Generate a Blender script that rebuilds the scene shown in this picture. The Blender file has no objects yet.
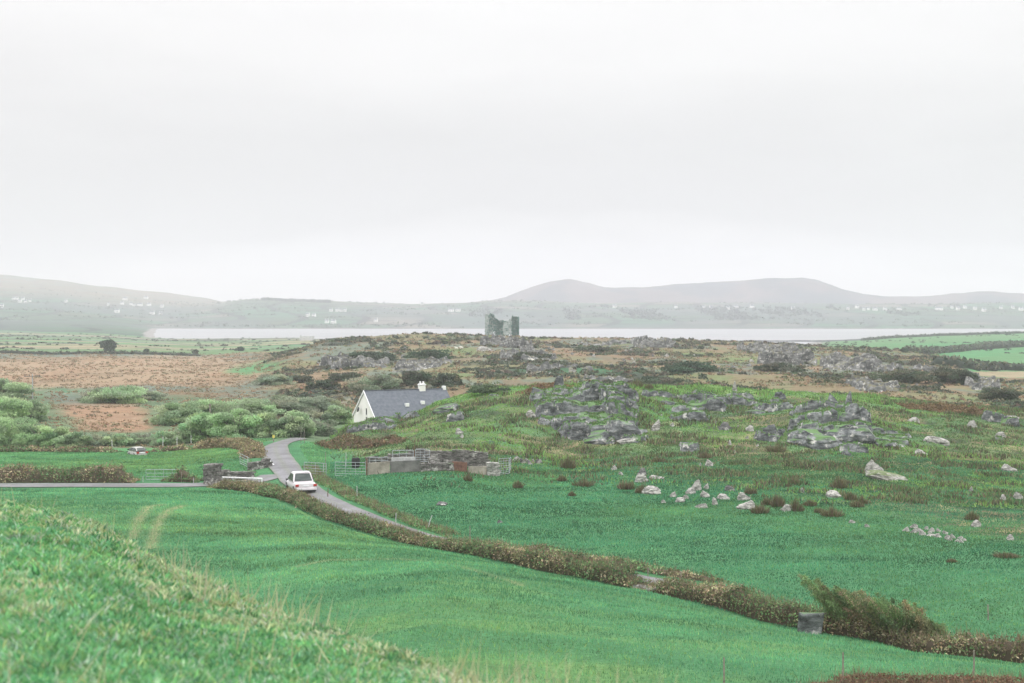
import bpy, math, random
import numpy as np
from mathutils import Vector, Matrix
random.seed(7); RNG = np.random.default_rng(7)
F = 1422.0; HY = 315.0; CAMZ = 26.0
scene = bpy.context.scene
COL = scene.collection
R = math.radians

# ------------------------------------------------------------------ noise
def _hash(ix, iy, seed):
    h = (ix.astype(np.int64) * 374761393 + iy.astype(np.int64) * 668265263 + seed * 1442695041) & 0xFFFFFFFF
    h = ((h ^ (h >> 13)) * 1274126177) & 0xFFFFFFFF
    return ((h ^ (h >> 16)) & 0xFFFF) / 65535.0
def vnoise(x, y, seed=0):
    x = np.asarray(x, float); y = np.asarray(y, float)
    ix = np.floor(x); iy = np.floor(y); fx = x - ix; fy = y - iy
    fx = fx * fx * (3 - 2 * fx); fy = fy * fy * (3 - 2 * fy)
    a = _hash(ix, iy, seed); b = _hash(ix + 1, iy, seed); c = _hash(ix, iy + 1, seed); d = _hash(ix + 1, iy + 1, seed)
    return (a + (b - a) * fx) * (1 - fy) + (c + (d - c) * fx) * fy      # 0..1
def fbm(x, y, s, seed=0, octv=4, gain=0.5):
    x = np.asarray(x, float) / s; y = np.asarray(y, float) / s
    t = 0; a = 1; n = 0
    for k in range(octv):
        ca, sa = math.cos(.6 * k), math.sin(.6 * k)
        t = t + a * vnoise(x * ca - y * sa, x * sa + y * ca, seed + k * 17); n += a
        a *= gain; x = x * 2.03; y = y * 2.03
    return t / n
def sstep(a, b, x):
    t = np.clip((np.asarray(x, float) - a) / (b - a), 0, 1); return t * t * (3 - 2 * t)

# ------------------------------------------------------------------ terrain
# one line per bearing: (distance, level) pairs; level = ('d', metres below the eye) or slope*const of the surveyed sight line
SEA = 27.6
def farR(sky, h1=316):
    return [(2600, ('d', SEA)), (2665, 328.3), (2760, 326), (3100, h1), (3400, (h1 + sky) / 2 - 1), (3700, sky), (3900, sky + 1), (4400, ('d', -25)), (5600, ('d', 0))]
COLS = {
 0: [(60, ('d', 16)), (140, ('d', 16)), (150, 469), (172, 452), (190, 447), (230, 420), (330, 389), (500, 366), (640, 352), (700, 351), (900, 343), (1100, 338.5), (1500, 332.5), (1900, 328), (2700, 320), (3500, 300), (4200, 285), (4800, 274), (5600, ('d', -60))],
 50: [(60, ('d', 16)), (140, ('d', 16)), (150, 469), (172, 452), (190, 447), (230, 420), (330, 389), (500, 366), (700, 352), (900, 343.5), (1100, 339.5), (1500, 334), (1900, 330), (2700, 321), (3500, 302), (4200, 288), (4700, 279), (5600, ('d', -60))],
 100: [(60, ('d', 16)), (140, ('d', 16)), (150, 469), (172, 452), (190, 447), (230, 421), (330, 389), (500, 366), (700, 352), (900, 344), (1100, 341), (1500, 335), (1900, 331), (2500, 325), (3200, 314), (4000, 296), (4600, 285.5), (5600, ('d', -50))],
 160: [(60, ('d', 16)), (140, ('d', 16)), (150, 469), (172, 452), (190, 447), (230, 421), (330, 390), (500, 367), (700, 353), (1000, 344), (1300, 341), (1560, 338), (1620, ('d', 26.3)), (2600, ('d', 26.3)), (2680, 329), (2750, 327.5), (3300, 314), (4100, 300), (4700, 292), (5600, ('d', -30))],
 200: [(60, ('d', 16)), (140, ('d', 16)), (150, 469), (172, 450), (190, 443), (230, 420), (330, 390), (500, 367), (700, 354), (1000, 346), (1250, 342.5), (1500, 338.6), (1560, ('d', SEA)), (2580, ('d', SEA)), (2650, 329), (2740, 327), (3200, 316), (4000, 303), (4600, 296), (5600, ('d', -20))],
 250: [(60, ('d', 16)), (132, ('d', 16)), (150, ('d', 15.8)), (172, ('d', 15.6)), (200, ('d', 16.4)), (230, ('d', 17)), (330, 389), (420, 372), (500, 364), (640, 354), (900, 347), (1250, 342.5), (1500, 338), (1560, ('d', SEA))] + farR(299),
 300: [(60, ('d', 16)), (125, ('d', 15.9)), (150, ('d', 15.5)), (172, ('d', 15.4)), (200, ('d', 16.4)), (230, ('d', 17)), (300, ('d', 16.8)), (350, 384), (400, 372), (450, 360), (500, 352), (560, 349), (650, ('d', 17)), (900, 345), (1100, 342), (1350, 339), (1520, 337.5), (1600, ('d', SEA))] + farR(300),
 330: [(60, ('d', 16)), (115, ('d', 15.9)), (136, ('d', 15.5)), (165, ('d', 15.7)), (185, 438), (200, ('d', 17)), (230, ('d', 17)), (300, ('d', 16.8)), (350, 384), (400, 369), (450, 356), (520, 345), (580, 339.5), (700, ('d', 14)), (900, ('d', 18)), (1300, ('d', 23)), (1560, ('d', SEA))] + farR(301.5),
 350: [(60, ('d', 16)), (110, ('d', 16)), (136, 475), (150, 461), (165, 445), (178, 431), (186, 424), (195, ('d', 15.2)), (208, ('d', 17)), (230, ('d', 17)), (300, ('d', 16.6)), (350, 383), (400, 368), (450, 355), (520, 344), (590, 337.5), (700, ('d', 14)), (900, ('d', 18)), (1300, ('d', 23)), (1500, ('d', SEA))] + farR(302.5),
 400: [(60, ('d', 16)), (110, ('d', 16)), (136, 472), (150, 453), (165, 437), (178, 425), (186, 418), (195, ('d', 14.8)), (208, ('d', 17)), (230, ('d', 17)), (300, ('d', 16.3)), (350, 380), (400, 367), (450, 355), (520, 343), (600, 335.8), (700, ('d', 13)), (900, ('d', 18)), (1150, ('d', 23)), (1250, ('d', SEA))] + farR(304),
 450: [(60, ('d', 16)), (110, ('d', 16)), (130, 480), (140, 467), (152, 450), (165, 430), (178, 411), (190, 398), (198, ('d', 11.9)), (222, ('d', 15.8)), (260, ('d', 16)), (300, 385), (350, 373), (400, 364), (450, 355), (520, 344), (620, 335.3), (720, ('d', 13)), (850, ('d', 17)), (1050, ('d', 23)), (1150, ('d', SEA))] + farR(303.5),
 500: [(60, ('d', 16)), (110, 521), (125, 496), (140, 473), (152, 452), (165, 428), (178, 403), (190, 388), (200, ('d', 10.4)), (225, ('d', 14)), (260, ('d', 15.2)), (310, 384), (350, 374), (420, 359), (500, 347), (580, 340), (640, 337.2), (740, ('d', 13.5)), (850, ('d', 17)), (1000, ('d', 22)), (1150, ('d', SEA))] + farR(300.5),
 560: [(60, ('d', 16)), (100, 542), (125, 497), (140, 474), (152, 456), (162, 440), (169, 420), (176, 402), (190, 385.5), (200, ('d', 9.9)), (225, ('d', 14)), (260, ('d', 15)), (310, 384), (360, 371), (420, 360), (500, 350), (560, 344), (620, 338.8), (720, ('d', 14)), (1000, ('d', 23)), (1150, ('d', SEA))] + farR(302),
 600: [(60, ('d', 16)), (100, 542), (125, 497), (140, 474), (152, 456), (161, 441), (166, 425), (176, 400), (190, 385.5), (200, ('d', 9.9)), (225, ('d', 14)), (260, ('d', 15)), (310, 384), (360, 371), (420, 361), (500, 351), (560, 345), (620, 339.5), (720, ('d', 14.5)), (1000, ('d', 23)), (1150, ('d', SEA))] + farR(303),
 650: [(60, ('d', 16)), (100, 542), (125, 497), (140, 474), (150, 457), (161, 438), (172, 417), (182, 397), (192, 385), (203, ('d', 10.2)), (230, ('d', 14)), (260, ('d', 15)), (310, 384), (400, 365), (500, 352), (580, 343), (635, 340.8), (740, ('d', 15.5)), (1000, ('d', 23)), (1150, ('d', SEA))] + farR(303),
 700: [(60, ('d', 16)), (100, 542), (125, 497), (140, 474), (150, 456), (160, 439), (170, 421), (180, 403), (192, 386.5), (203, ('d', 10.4)), (230, ('d', 14)), (260, ('d', 15)), (310, 383.5), (400, 364), (500, 352), (580, 344), (640, 341.5), (740, ('d', 16)), (1000, ('d', 22)), (1160, ('d', 26)), (1200, ('d', SEA))] + farR(303),
 770: [(60, ('d', 16)), (100, 542), (122, 500), (135, 479), (147, 461), (158, 441), (166, 426), (176, 410), (194, 389), (205, ('d', 10.9)), (230, ('d', 14)), (260, ('d', 15)), (305, 384), (400, 366), (500, 354), (580, 346.2), (620, 344.7), (720, ('d', 17)), (1000, ('d', 22)), (1160, ('d', 26)), (1200, ('d', SEA))] + farR(303),
 850: [(60, ('d', 16)), (100, 542), (118, 508), (130, 487), (142, 465), (154, 446), (160, 434), (166, 419), (182, 404), (195, 396), (206, ('d', 11.7)), (230, ('d', 14)), (260, ('d', 15)), (300, 386), (360, 374), (430, 362), (500, 354), (580, 348.3), (700, ('d', 18)), (850, ('d', 20)), (1100, 343.5), (1280, 341.5), (1350, 340.3), (1420, ('d', SEA))] + farR(303),
 900: [(60, ('d', 16)), (100, 542), (115, 513), (128, 490), (142, 467), (155, 448), (168, 430), (182, 413), (195, 400.5), (206, ('d', 12.2)), (230, ('d', 14.3)), (260, ('d', 15.2)), (300, 388), (360, 377), (430, 366), (500, 357), (560, 352.5), (640, ('d', 17)), (750, 351), (900, 346.5), (1100, 342), (1300, 338.3), (1400, 337.2), (1470, ('d', SEA))] + farR(303),
 950: [(60, ('d', 16)), (95, 550), (108, 528), (124, 500), (142, 472), (155, 452), (168, 434), (182, 418), (195, 406), (206, ('d', 12.9)), (230, ('d', 14.8)), (260, ('d', 15.7)), (300, 391), (360, 380), (430, 368), (490, 360.5), (540, ('d', 16.8)), (590, ('d', 19.5)), (640, 360), (800, 351), (1000, 344), (1200, 339), (1400, 335.4), (1480, 335), (1550, ('d', SEA))] + farR(303),
 1000: [(60, ('d', 16)), (92, 553), (105, 532), (122, 505), (142, 475), (155, 456), (168, 439), (182, 422), (195, 409.5), (206, ('d', 13.4)), (230, ('d', 15.3)), (300, 394), (360, 384), (420, 377), (455, 374), (520, 368), (640, 359), (800, 350), (1000, 343), (1300, 336), (1450, 333.2), (1530, ('d', SEA))] + farR(303),
 1060: [(60, ('d', 16)), (92, 553), (105, 533), (122, 507), (142, 478), (155, 460), (168, 443), (182, 427), (195, 414), (206, ('d', 13.9)), (230, ('d', 15.8)), (300, 395), (360, 385), (420, 377), (455, 374), (520, 368), (640, 359), (800, 350), (1000, 342.5), (1300, 335), (1500, 331.5), (1580, ('d', SEA))] + farR(303),
}
COLS[-900] = COLS[0]; COLS[-100] = COLS[0]; COLS[1200] = COLS[1060]; COLS[1900] = COLS[1060]
NL = 2400; L0, L1 = math.log(50), math.log(5700)
LG = np.linspace(L0, L1, NL)
cpx = sorted(COLS); prof = []
for c in cpx:
    ys, ds = [], []
    for Y, v in COLS[c]:
        ys.append(math.log(Y)); ds.append(v[1] if isinstance(v, tuple) else (v - HY) / F * Y)
    p = np.interp(LG, ys, ds)
    k = np.exp(-0.5 * (np.arange(-24, 25) / 8.0) ** 2); k /= k.sum()
    prof.append(np.convolve(np.pad(p, 24, mode='edge'), k, mode='valid'))
prof = np.array(prof); cpx = np.array(cpx, float)
PX0, PX1, PST = -900, 1900, 5
GPX = np.arange(PX0, PX1 + 1, PST).astype(float)
idx = np.clip(np.searchsorted(cpx, GPX, side='right') - 1, 0, len(cpx) - 2)
t = (GPX - cpx[idx]) / (cpx[idx + 1] - cpx[idx])
def tang(i):                                         # centred difference tangents (limited)
    i0 = np.clip(i - 1, 0, len(cpx) - 1); i1 = np.clip(i + 1, 0, len(cpx) - 1)
    return (prof[i1] - prof[i0]) / (cpx[i1] - cpx[i0])[:, None]
h = (cpx[idx + 1] - cpx[idx])[:, None]; T = t[:, None]
GRID = ((2*T**3 - 3*T**2 + 1) * prof[idx] + (T**3 - 2*T**2 + T) * h * tang(idx) * .6 + (-2*T**3 + 3*T**2) * prof[idx + 1] + (T**3 - T**2) * h * tang(idx + 1) * .6)

HEDGE = np.array([(-400, 131), (-120, 131), (-60, 131), (-28, 131), (-23.7, 128.5), (-20.6, 123), (-18.2, 118), (-14.8, 110), (-8.7, 100.7), (-2.84, 94), (1.07, 89.2), (5.7, 84), (8.5, 81.5), (11, 77.4), (12.8, 73.9), (15.5, 70.9), (17.8, 69.1), (19.1, 67.1), (21.5, 65.8), (23.2, 64.6), (35, 60), (60, 55), (150, 48), (400, 30)], float)
def seg_dist(X, Y, P):
    best = np.full(np.shape(X), 1e9); sgn = np.zeros(np.shape(X))
    for (x0, y0), (x1, y1) in zip(P[:-1], P[1:]):
        dx, dy = x1 - x0, y1 - y0; L = dx * dx + dy * dy
        u = np.clip(((X - x0) * dx + (Y - y0) * dy) / L, 0, 1)
        d = np.hypot(X - x0 - u * dx, Y - y0 - u * dy)
        s = np.sign(dx * (Y - y0) - dy * (X - x0))       # >0 on the far side
        m = d < best; best = np.where(m, d, best); sgn = np.where(m, s, sgn)
    return best, sgn
KPX = [-900, -100, 0, 50, 100, 150, 200, 260, 330, 400, 480, 560, 640, 760, 1000, 1900]
KR  = [(v - HY) / F for v in [470, 488, 502, 511, 527, 558, 582, 606, 630, 654, 686, 706, 728, 760, 800, 860]]
KY  = [22, 18, 16, 15.5, 15, 14, 13, 12, 11, 10, 8.8, 8, 7.4, 6.8, 6, 5]
def px_of(X, Y): return 512 + F * X / np.maximum(Y, 1e-3)
def base_drop(X, Y):
    X = np.asarray(X, float); Y = np.asarray(Y, float)
    px = np.clip(px_of(X, np.maximum(Y, 2.0)), PX0, PX1 - 1)
    u = (px - PX0) / PST; i = np.clip(u.astype(int), 0, len(GPX) - 2); fu = u - i
    v = np.clip((np.log(np.maximum(Y, 50)) - L0) / (L1 - L0) * (NL - 1), 0, NL - 1.001); j = v.astype(int); fv = v - j
    D = (GRID[i, j] * (1 - fu) + GRID[i + 1, j] * fu) * (1 - fv) + (GRID[i, j + 1] * (1 - fu) + GRID[i + 1, j + 1] * fu) * fv
    near = Y < 175
    d, s = seg_dist(X[near], Y[near], HEDGE)
    dd = np.where(s < 0, d, 0)
    D = D.copy(); D[near] -= np.interp(px[near], [60, 250, 430], [1.2, 2.2, 5.0]) * (1 - np.exp(-dd / 22))
    n2 = Y < 60
    p2 = px[n2]; yc = np.interp(p2, KPX, KY); rc = np.interp(p2, KPX, KR); kc = rc * yc; Yn = np.maximum(Y[n2], 0)
    K = np.where(Yn < yc, 1.6 + (kc - 1.6) * (Yn / yc) ** 1.5, kc + .38 * (Yn - yc) ** 1.12)
    a, b = K, D[n2]; hh = np.clip(.5 + .5 * (b - a) / 1.5, 0, 1)
    D[n2] = b * (1 - hh) + a * hh - 1.5 * hh * (1 - hh) * .25
    return D
def hf(X, Y):
    X = np.atleast_1d(np.asarray(X, float)); Y = np.atleast_1d(np.asarray(Y, float))
    sh = X.shape; X = X.ravel(); Y = Y.ravel()
    D = base_drop(X, Y); px = px_of(X, np.maximum(Y, 2.0))
    land = sstep(26.6, 25.0, D)
    hillm = sstep(338, 380, px) * sstep(143, 158, Y) * sstep(255, 225, Y)
    heath = sstep(265, 330, px) * sstep(235, 290, Y) * sstep(760, 640, Y) * (1 - sstep(960, 1010, px) * sstep(380, 430, Y))
    far = sstep(2500, 3000, Y)
    n = .10 * (fbm(X, Y, 6, 3, 3) - .5) * sstep(10, 60, Y) + .03 * (fbm(X, Y, 1.3, 5, 2) - .5) * sstep(60, 20, Y)
    n += hillm * (1.1 * (fbm(X, Y, 9, 11, 4) - .5) + .5 * (fbm(X, Y, 2.0, 13, 2) - .5))
    n += heath * (2.6 * (fbm(X, Y, 38, 21, 5, .58) - .5) + .9 * (np.abs(fbm(X, Y, 12, 23, 3) - .5) * -2 + .5))
    n += sstep(190, 260, Y) * (1 - heath) * (1 - far) * .9 * (fbm(X, Y, 40, 31, 4) - .5)
    n += far * (12 * (fbm(X, Y, 500, 41, 4) - .5) + 5 * (fbm(X, Y, 90, 43, 3) - .5))
    z = CAMZ - D + n * land
    bar = sstep(655, 680, px) * sstep(900, 860, px) * np.exp(-((Y - 1400) / 22) ** 2)    # shingle bar in the loch
    z += bar * (1.7 + 1.6 * fbm(X, Y, 9, 51, 3))
    return z.reshape(sh)
def gz(x, y): return float(hf(np.array([x]), np.array([y]))[0])
def ray(px, py, y0=55, y1=5500):
    """where the sight line through a surveyed bearing meets the ground"""
    Ys = np.exp(np.linspace(math.log(y0), math.log(y1), 2500)); X = (px - 512) / F * Ys
    dz = hf(X, Ys) - (CAMZ - (py - HY) / F * Ys)
    k = np.argmax(dz >= 0)
    if dz[k] < 0: k = int(np.argmax(dz / Ys))
    return float(X[k]), float(Ys[k]), float(hf(X[k:k+1], Ys[k:k+1])[0])

# ------------------------------------------------------------------ materials
def new_mat(name):
    m = bpy.data.materials.new(name); m.use_nodes = True; nt = m.node_tree
    return m, nt, nt.nodes['Principled BSDF']
def N(nt, typ, **kw):
    n = nt.nodes.new(typ)
    for k, v in kw.items():
        if k.startswith('i_'):
            n.inputs[k[2:].replace('_', ' ')].default_value = v
        else: setattr(n, k, v)
    return n
def mix_rgb(nt, mode, fac, a, b):
    n = nt.nodes.new('ShaderNodeMix'); n.data_type = 'RGBA'; n.blend_type = mode
    for s, v in ((0, fac), (6, a), (7, b)):
        if hasattr(v, 'links') or hasattr(v, 'is_linked'): nt.links.new(v, n.inputs[s])
        else: n.inputs[s].default_value = v
    return n.outputs[2]
def ramp(nt, src, stops):
    r = nt.nodes.new('ShaderNodeValToRGB'); nt.links.new(src, r.inputs[0])
    el = r.color_ramp.elements
    while len(el) < len(stops): el.new(.5)
    for e, (p, c) in zip(el, stops): e.position = p; e.color = (c[0], c[1], c[2], 1) if not isinstance(c, float) else (c, c, c, 1)
    return r.outputs[0]
def noise_mat(name, c1, c2, scale, rough=.9, bump=.2, bscale=None, metallic=0, detail=5, spec=.3, coords='Object'):
    m, nt, b = new_mat(name)
    tc = N(nt, 'ShaderNodeTexCoord'); nz = N(nt, 'ShaderNodeTexNoise'); nz.inputs['Scale'].default_value = scale; nz.inputs['Detail'].default_value = detail
    nt.links.new(tc.outputs[coords], nz.inputs['Vector'])
    c = ramp(nt, nz.outputs['Fac'], [(.32, c1), (.68, c2)]); nt.links.new(c, b.inputs['Base Color'])
    b.inputs['Roughness'].default_value = rough; b.inputs['Metallic'].default_value = metallic; b.inputs['Specular IOR Level'].default_value = spec
    if bump:
        n2 = N(nt, 'ShaderNodeTexNoise'); n2.inputs['Scale'].default_value = bscale or scale * 2; n2.inputs['Detail'].default_value = 6
        nt.links.new(tc.outputs[coords], n2.inputs['Vector'])
        bp = N(nt, 'ShaderNodeBump'); bp.inputs['Strength'].default_value = bump; bp.inputs['Distance'].default_value = .1
        nt.links.new(n2.outputs['Fac'], bp.inputs['Height']); nt.links.new(bp.outputs[0], b.inputs['Normal'])
    return m
def attr_mat(name, scales=((.4, .75, 1.25), (3, .8, 1.2)), bump=(.5, 4, .1), rough=1.0, spec=.1, trans=0):
    m, nt, b = new_mat(name)
    at = N(nt, 'ShaderNodeVertexColor'); at.layer_name = 'Col'; c = at.outputs[0]
    tc = N(nt, 'ShaderNodeTexCoord')
    for sc, lo, hi in scales:
        nz = N(nt, 'ShaderNodeTexNoise'); nz.inputs['Scale'].default_value = sc; nz.inputs['Detail'].default_value = 6; nz.inputs['Roughness'].default_value = .6
        nt.links.new(tc.outputs['Object'], nz.inputs['Vector'])
        c = mix_rgb(nt, 'MULTIPLY', 1.0, c, ramp(nt, nz.outputs['Fac'], [(.3, (lo, lo * 1.0, lo)), (.7, (hi, hi, hi))]))
    nt.links.new(c, b.inputs['Base Color']); b.inputs['Roughness'].default_value = rough; b.inputs['Specular IOR Level'].default_value = spec
    if bump:
        nz = N(nt, 'ShaderNodeTexNoise'); nz.inputs['Scale'].default_value = bump[1]; nz.inputs['Detail'].default_value = 7; nz.inputs['Roughness'].default_value = .65
        nt.links.new(tc.outputs['Object'], nz.inputs['Vector'])
        bp = N(nt, 'ShaderNodeBump'); bp.inputs['Strength'].default_value = bump[0]; bp.inputs['Distance'].default_value = bump[2]
        nt.links.new(nz.outputs['Fac'], bp.inputs['Height']); nt.links.new(bp.outputs[0], b.inputs['Normal'])
    return m
M = {}
M['ground'] = attr_mat('ground_turf', ((.05, .88, 1.12), (.5, .82, 1.18), (5, .72, 1.28)), (.8, 3.5, .25))
def add_trans(m, fac):
    nt = m.node_tree; b = nt.nodes['Principled BSDF']; tr = nt.nodes.new('ShaderNodeBsdfTranslucent'); mx = nt.nodes.new('ShaderNodeMixShader'); mx.inputs[0].default_value = fac
    nt.links.new(b.inputs['Base Color'].links[0].from_socket, tr.inputs['Color']); nt.links.new(b.outputs[0], mx.inputs[1]); nt.links.new(tr.outputs[0], mx.inputs[2]); nt.links.new(mx.outputs[0], nt.nodes['Material Output'].inputs['Surface']); return m
M['leaf'] = attr_mat('leafy_growth', (), None, 1.0, .15)
M['willow'] = add_trans(attr_mat('willow_leaves', (), None, 1.0, .1), .5); M['leaf'] = add_trans(M['leaf'], .25)
M['blade'] = add_trans(attr_mat('grass_blades', (), None, .8, .25), .35)
def rock_mat(name, dark, mid, light, strata=1.6, moss=.35, mc=(.10, .185, .07, 1)):
    m, nt, b = new_mat(name); tc = N(nt, 'ShaderNodeTexCoord')
    mp = N(nt, 'ShaderNodeMapping'); mp.inputs['Scale'].default_value = (1.2, 1.2, 3.0); mp.inputs['Rotation'].default_value = (R(10), R(14), 0)
    nt.links.new(tc.outputs['Object'], mp.inputs['Vector'])
    n1 = N(nt, 'ShaderNodeTexNoise'); n1.inputs['Scale'].default_value = strata; n1.inputs['Detail'].default_value = 8; n1.inputs['Roughness'].default_value = .65
    nt.links.new(mp.outputs[0], n1.inputs['Vector'])
    c = ramp(nt, n1.outputs['Fac'], [(.34, dark), (.5, mid), (.66, light)])
    n2 = N(nt, 'ShaderNodeTexNoise'); n2.inputs['Scale'].default_value = 1.1; n2.inputs['Detail'].default_value = 7; n2.inputs['Roughness'].default_value = .7
    nt.links.new(tc.outputs['Object'], n2.inputs['Vector'])
    lich = ramp(nt, n2.outputs['Fac'], [(.56, 0.0), (.64, 1.0)])
    c = mix_rgb(nt, 'MIX', lich, c, (.50, .49, .46, 1))
    n3 = N(nt, 'ShaderNodeTexNoise'); n3.inputs['Scale'].default_value = .8; n3.inputs['Detail'].default_value = 6
    mp3 = N(nt, 'ShaderNodeMapping'); mp3.inputs['Location'].default_value = (31, 7, 3); nt.links.new(tc.outputs['Object'], mp3.inputs['Vector']); nt.links.new(mp3.outputs[0], n3.inputs['Vector'])
    geo = N(nt, 'ShaderNodeNewGeometry'); sx = N(nt, 'ShaderNodeSeparateXYZ'); nt.links.new(geo.outputs['Normal'], sx.inputs[0])
    mu = N(nt, 'ShaderNodeMath', operation='MULTIPLY'); nt.links.new(sx.outputs[2], mu.inputs[0]); nt.links.new(n3.outputs['Fac'], mu.inputs[1])
    ms = ramp(nt, mu.outputs[0], [(moss, 0.0), (moss + .1, 1.0)])
    c = mix_rgb(nt, 'MIX', ms, c, mc)
    nt.links.new(c, b.inputs['Base Color']); b.inputs['Roughness'].default_value = .85; b.inputs['Specular IOR Level'].default_value = .3
    bp = N(nt, 'ShaderNodeBump'); bp.inputs['Strength'].default_value = .9; bp.inputs['Distance'].default_value = .3
    nt.links.new(n1.outputs['Fac'], bp.inputs['Height']); nt.links.new(bp.outputs[0], b.inputs['Normal'])
    return m
M['rock'] = rock_mat('grey_bedrock', (.02, .023, .023), (.115, .125, .128), (.30, .315, .315), .6, .34)
M['rock_far'] = rock_mat('weathered_crag', (.04, .045, .045), (.11, .115, .11), (.30, .30, .29), .3, .40, (.14, .135, .08, 1))
M['boulder'] = rock_mat('pale_boulder', (.12, .12, .11), (.31, .305, .285), (.56, .55, .51), 1.8, .95)
M['boulder_moss'] = rock_mat('mossy_boulder', (.20, .19, .18), (.40, .38, .36), (.62, .60, .57), 1.5, .27, (.13, .17, .075, 1))
M['boulder_dark'] = rock_mat('dark_boulder', (.06, .06, .06), (.14, .14, .14), (.26, .26, .25), 1.8, .8)
M['drystone'] = rock_mat('drystone', (.06, .055, .05), (.15, .145, .135), (.30, .285, .27), 1.5, .55)
M['asphalt'] = attr_mat('worn_asphalt', ((.5, .8, 1.2), (4, .85, 1.15)), (.3, 20, .03), .8, .35)
M['concrete'] = noise_mat('weathered_concrete', (.17, .155, .13), (.40, .365, .31), 1.1, .9, .3, 6)
M['concrete_grey'] = noise_mat('grey_concrete', (.09, .092, .088), (.22, .215, .205), 1.0, .9, .3, 6)
M['galv'] = noise_mat('galvanised_steel', (.30, .34, .37), (.45, .48, .50), 3, .5, 0, metallic=.35)
M['rust'] = noise_mat('rusty_sheet', (.11, .06, .045), (.22, .12, .09), 3, .85, .2, 9)
M['wood'] = noise_mat('weathered_post', (.14, .12, .10), (.30, .27, .23), 6, .9, .2, 20)
M['white_wall'] = noise_mat('whitewashed_render', (.78, .77, .73), (.84, .83, .80), .8, .9, .15, 8)
M['trim'] = noise_mat('white_trim', (.70, .71, .72), (.8, .8, .8), 2, .6, 0)
M['slate'] = noise_mat('grey_slate', (.085, .098, .118), (.13, .145, .17), 2.5, .75, .3, 12)
M['dark'] = noise_mat('dark_opening', (.02, .022, .025), (.035, .04, .045), 2, .5, 0)
M['old_paint'] = noise_mat('faded_paint', (.36, .36, .34), (.5, .5, .47), 2, .6, 0)
M['white_paint'] = noise_mat('white_car_paint', (.60, .575, .59), (.68, .65, .665), 1, .35, 0, spec=.5)
M['tyre'] = noise_mat('tyre_rubber', (.015, .015, .016), (.03, .03, .03), 8, .9, 0)
M['red_lamp'] = noise_mat('red_lens', (.35, .03, .03), (.45, .05, .04), 5, .3, 0)
M['chrome'] = noise_mat('dull_alloy', (.4, .4, .42), (.5, .5, .52), 4, .35, 0, metallic=.8)
def glass_mat():
    m, nt, b = new_mat('tinted_glass'); nz = N(nt, 'ShaderNodeTexNoise'); nz.inputs['Scale'].default_value = 2
    nt.links.new(ramp(nt, nz.outputs['Fac'], [(.4, (.03, .045, .04)), (.6, (.05, .065, .06))]), b.inputs['Base Color'])
    b.inputs['Roughness'].default_value = .12; b.inputs['Specular IOR Level'].default_value = .4
    return m
M['glass'] = glass_mat()
M['castle'] = rock_mat('castle_stone', (.34, .36, .36), (.46, .48, .48), (.56, .57, .56), .5, .9)
M['fleece'] = noise_mat('sheep_fleece', (.62, .60, .53), (.75, .73, .66), 9, 1, .4, 20)
M['mud'] = noise_mat('muddy_sheet', (.3, .31, .31), (.5, .51, .5), 3, .7, .2)

# ------------------------------------------------------------------ object helpers
def link(o, parent=None):
    COL.objects.link(o)
    if parent: o.parent = parent
    return o
def tag(o, label=None, cat=None, group=None, kind=None):
    if label: o['label'] = label
    if cat: o['category'] = cat
    if group: o['group'] = group
    if kind: o['kind'] = kind
    return o
def empty(name, loc, rz=0):
    o = bpy.data.objects.new(name, None); COL.objects.link(o); o.location = loc; o.rotation_euler = (0, 0, rz); o.empty_display_size = .3
    return o
def np_mesh(name, V, faces, mats, parent=None, cols=None, smooth=False, loc=None, midx=None):
    """faces: (n,3) or (n,4) int array, or list of arrays"""
    if not isinstance(faces, list): faces = [faces]
    faces = [np.asarray(f, np.int32) for f in faces if len(f)]
    me = bpy.data.meshes.new(name); V = np.asarray(V, np.float32)
    me.vertices.add(len(V)); me.vertices.foreach_set('co', V.ravel())
    tot = np.concatenate([np.full(len(f), f.shape[1], np.int32) for f in faces]); li = np.concatenate([f.ravel() for f in faces])
    me.loops.add(len(li)); me.loops.foreach_set('vertex_index', li)
    me.polygons.add(len(tot)); st = np.concatenate([[0], np.cumsum(tot)[:-1]]).astype(np.int32)
    me.polygons.foreach_set('loop_start', st); me.polygons.foreach_set('loop_total', tot)
    if smooth: me.polygons.foreach_set('use_smooth', np.ones(len(tot), bool))
    if midx is not None: me.polygons.foreach_set('material_index', np.asarray(midx, np.int32))
    for m in (mats if isinstance(mats, (list, tuple)) else [mats]): me.materials.append(m)
    if cols is not None:
        a = me.color_attributes.new('Col', 'FLOAT_COLOR', 'POINT'); c = np.ones((len(V), 4), np.float32); c[:, :3] = cols; a.data.foreach_set('color', c.ravel())
    me.update(calc_edges=True); me.validate()
    o = bpy.data.objects.new(name, me); link(o, parent)
    if loc is not None: o.location = loc
    return o
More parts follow.
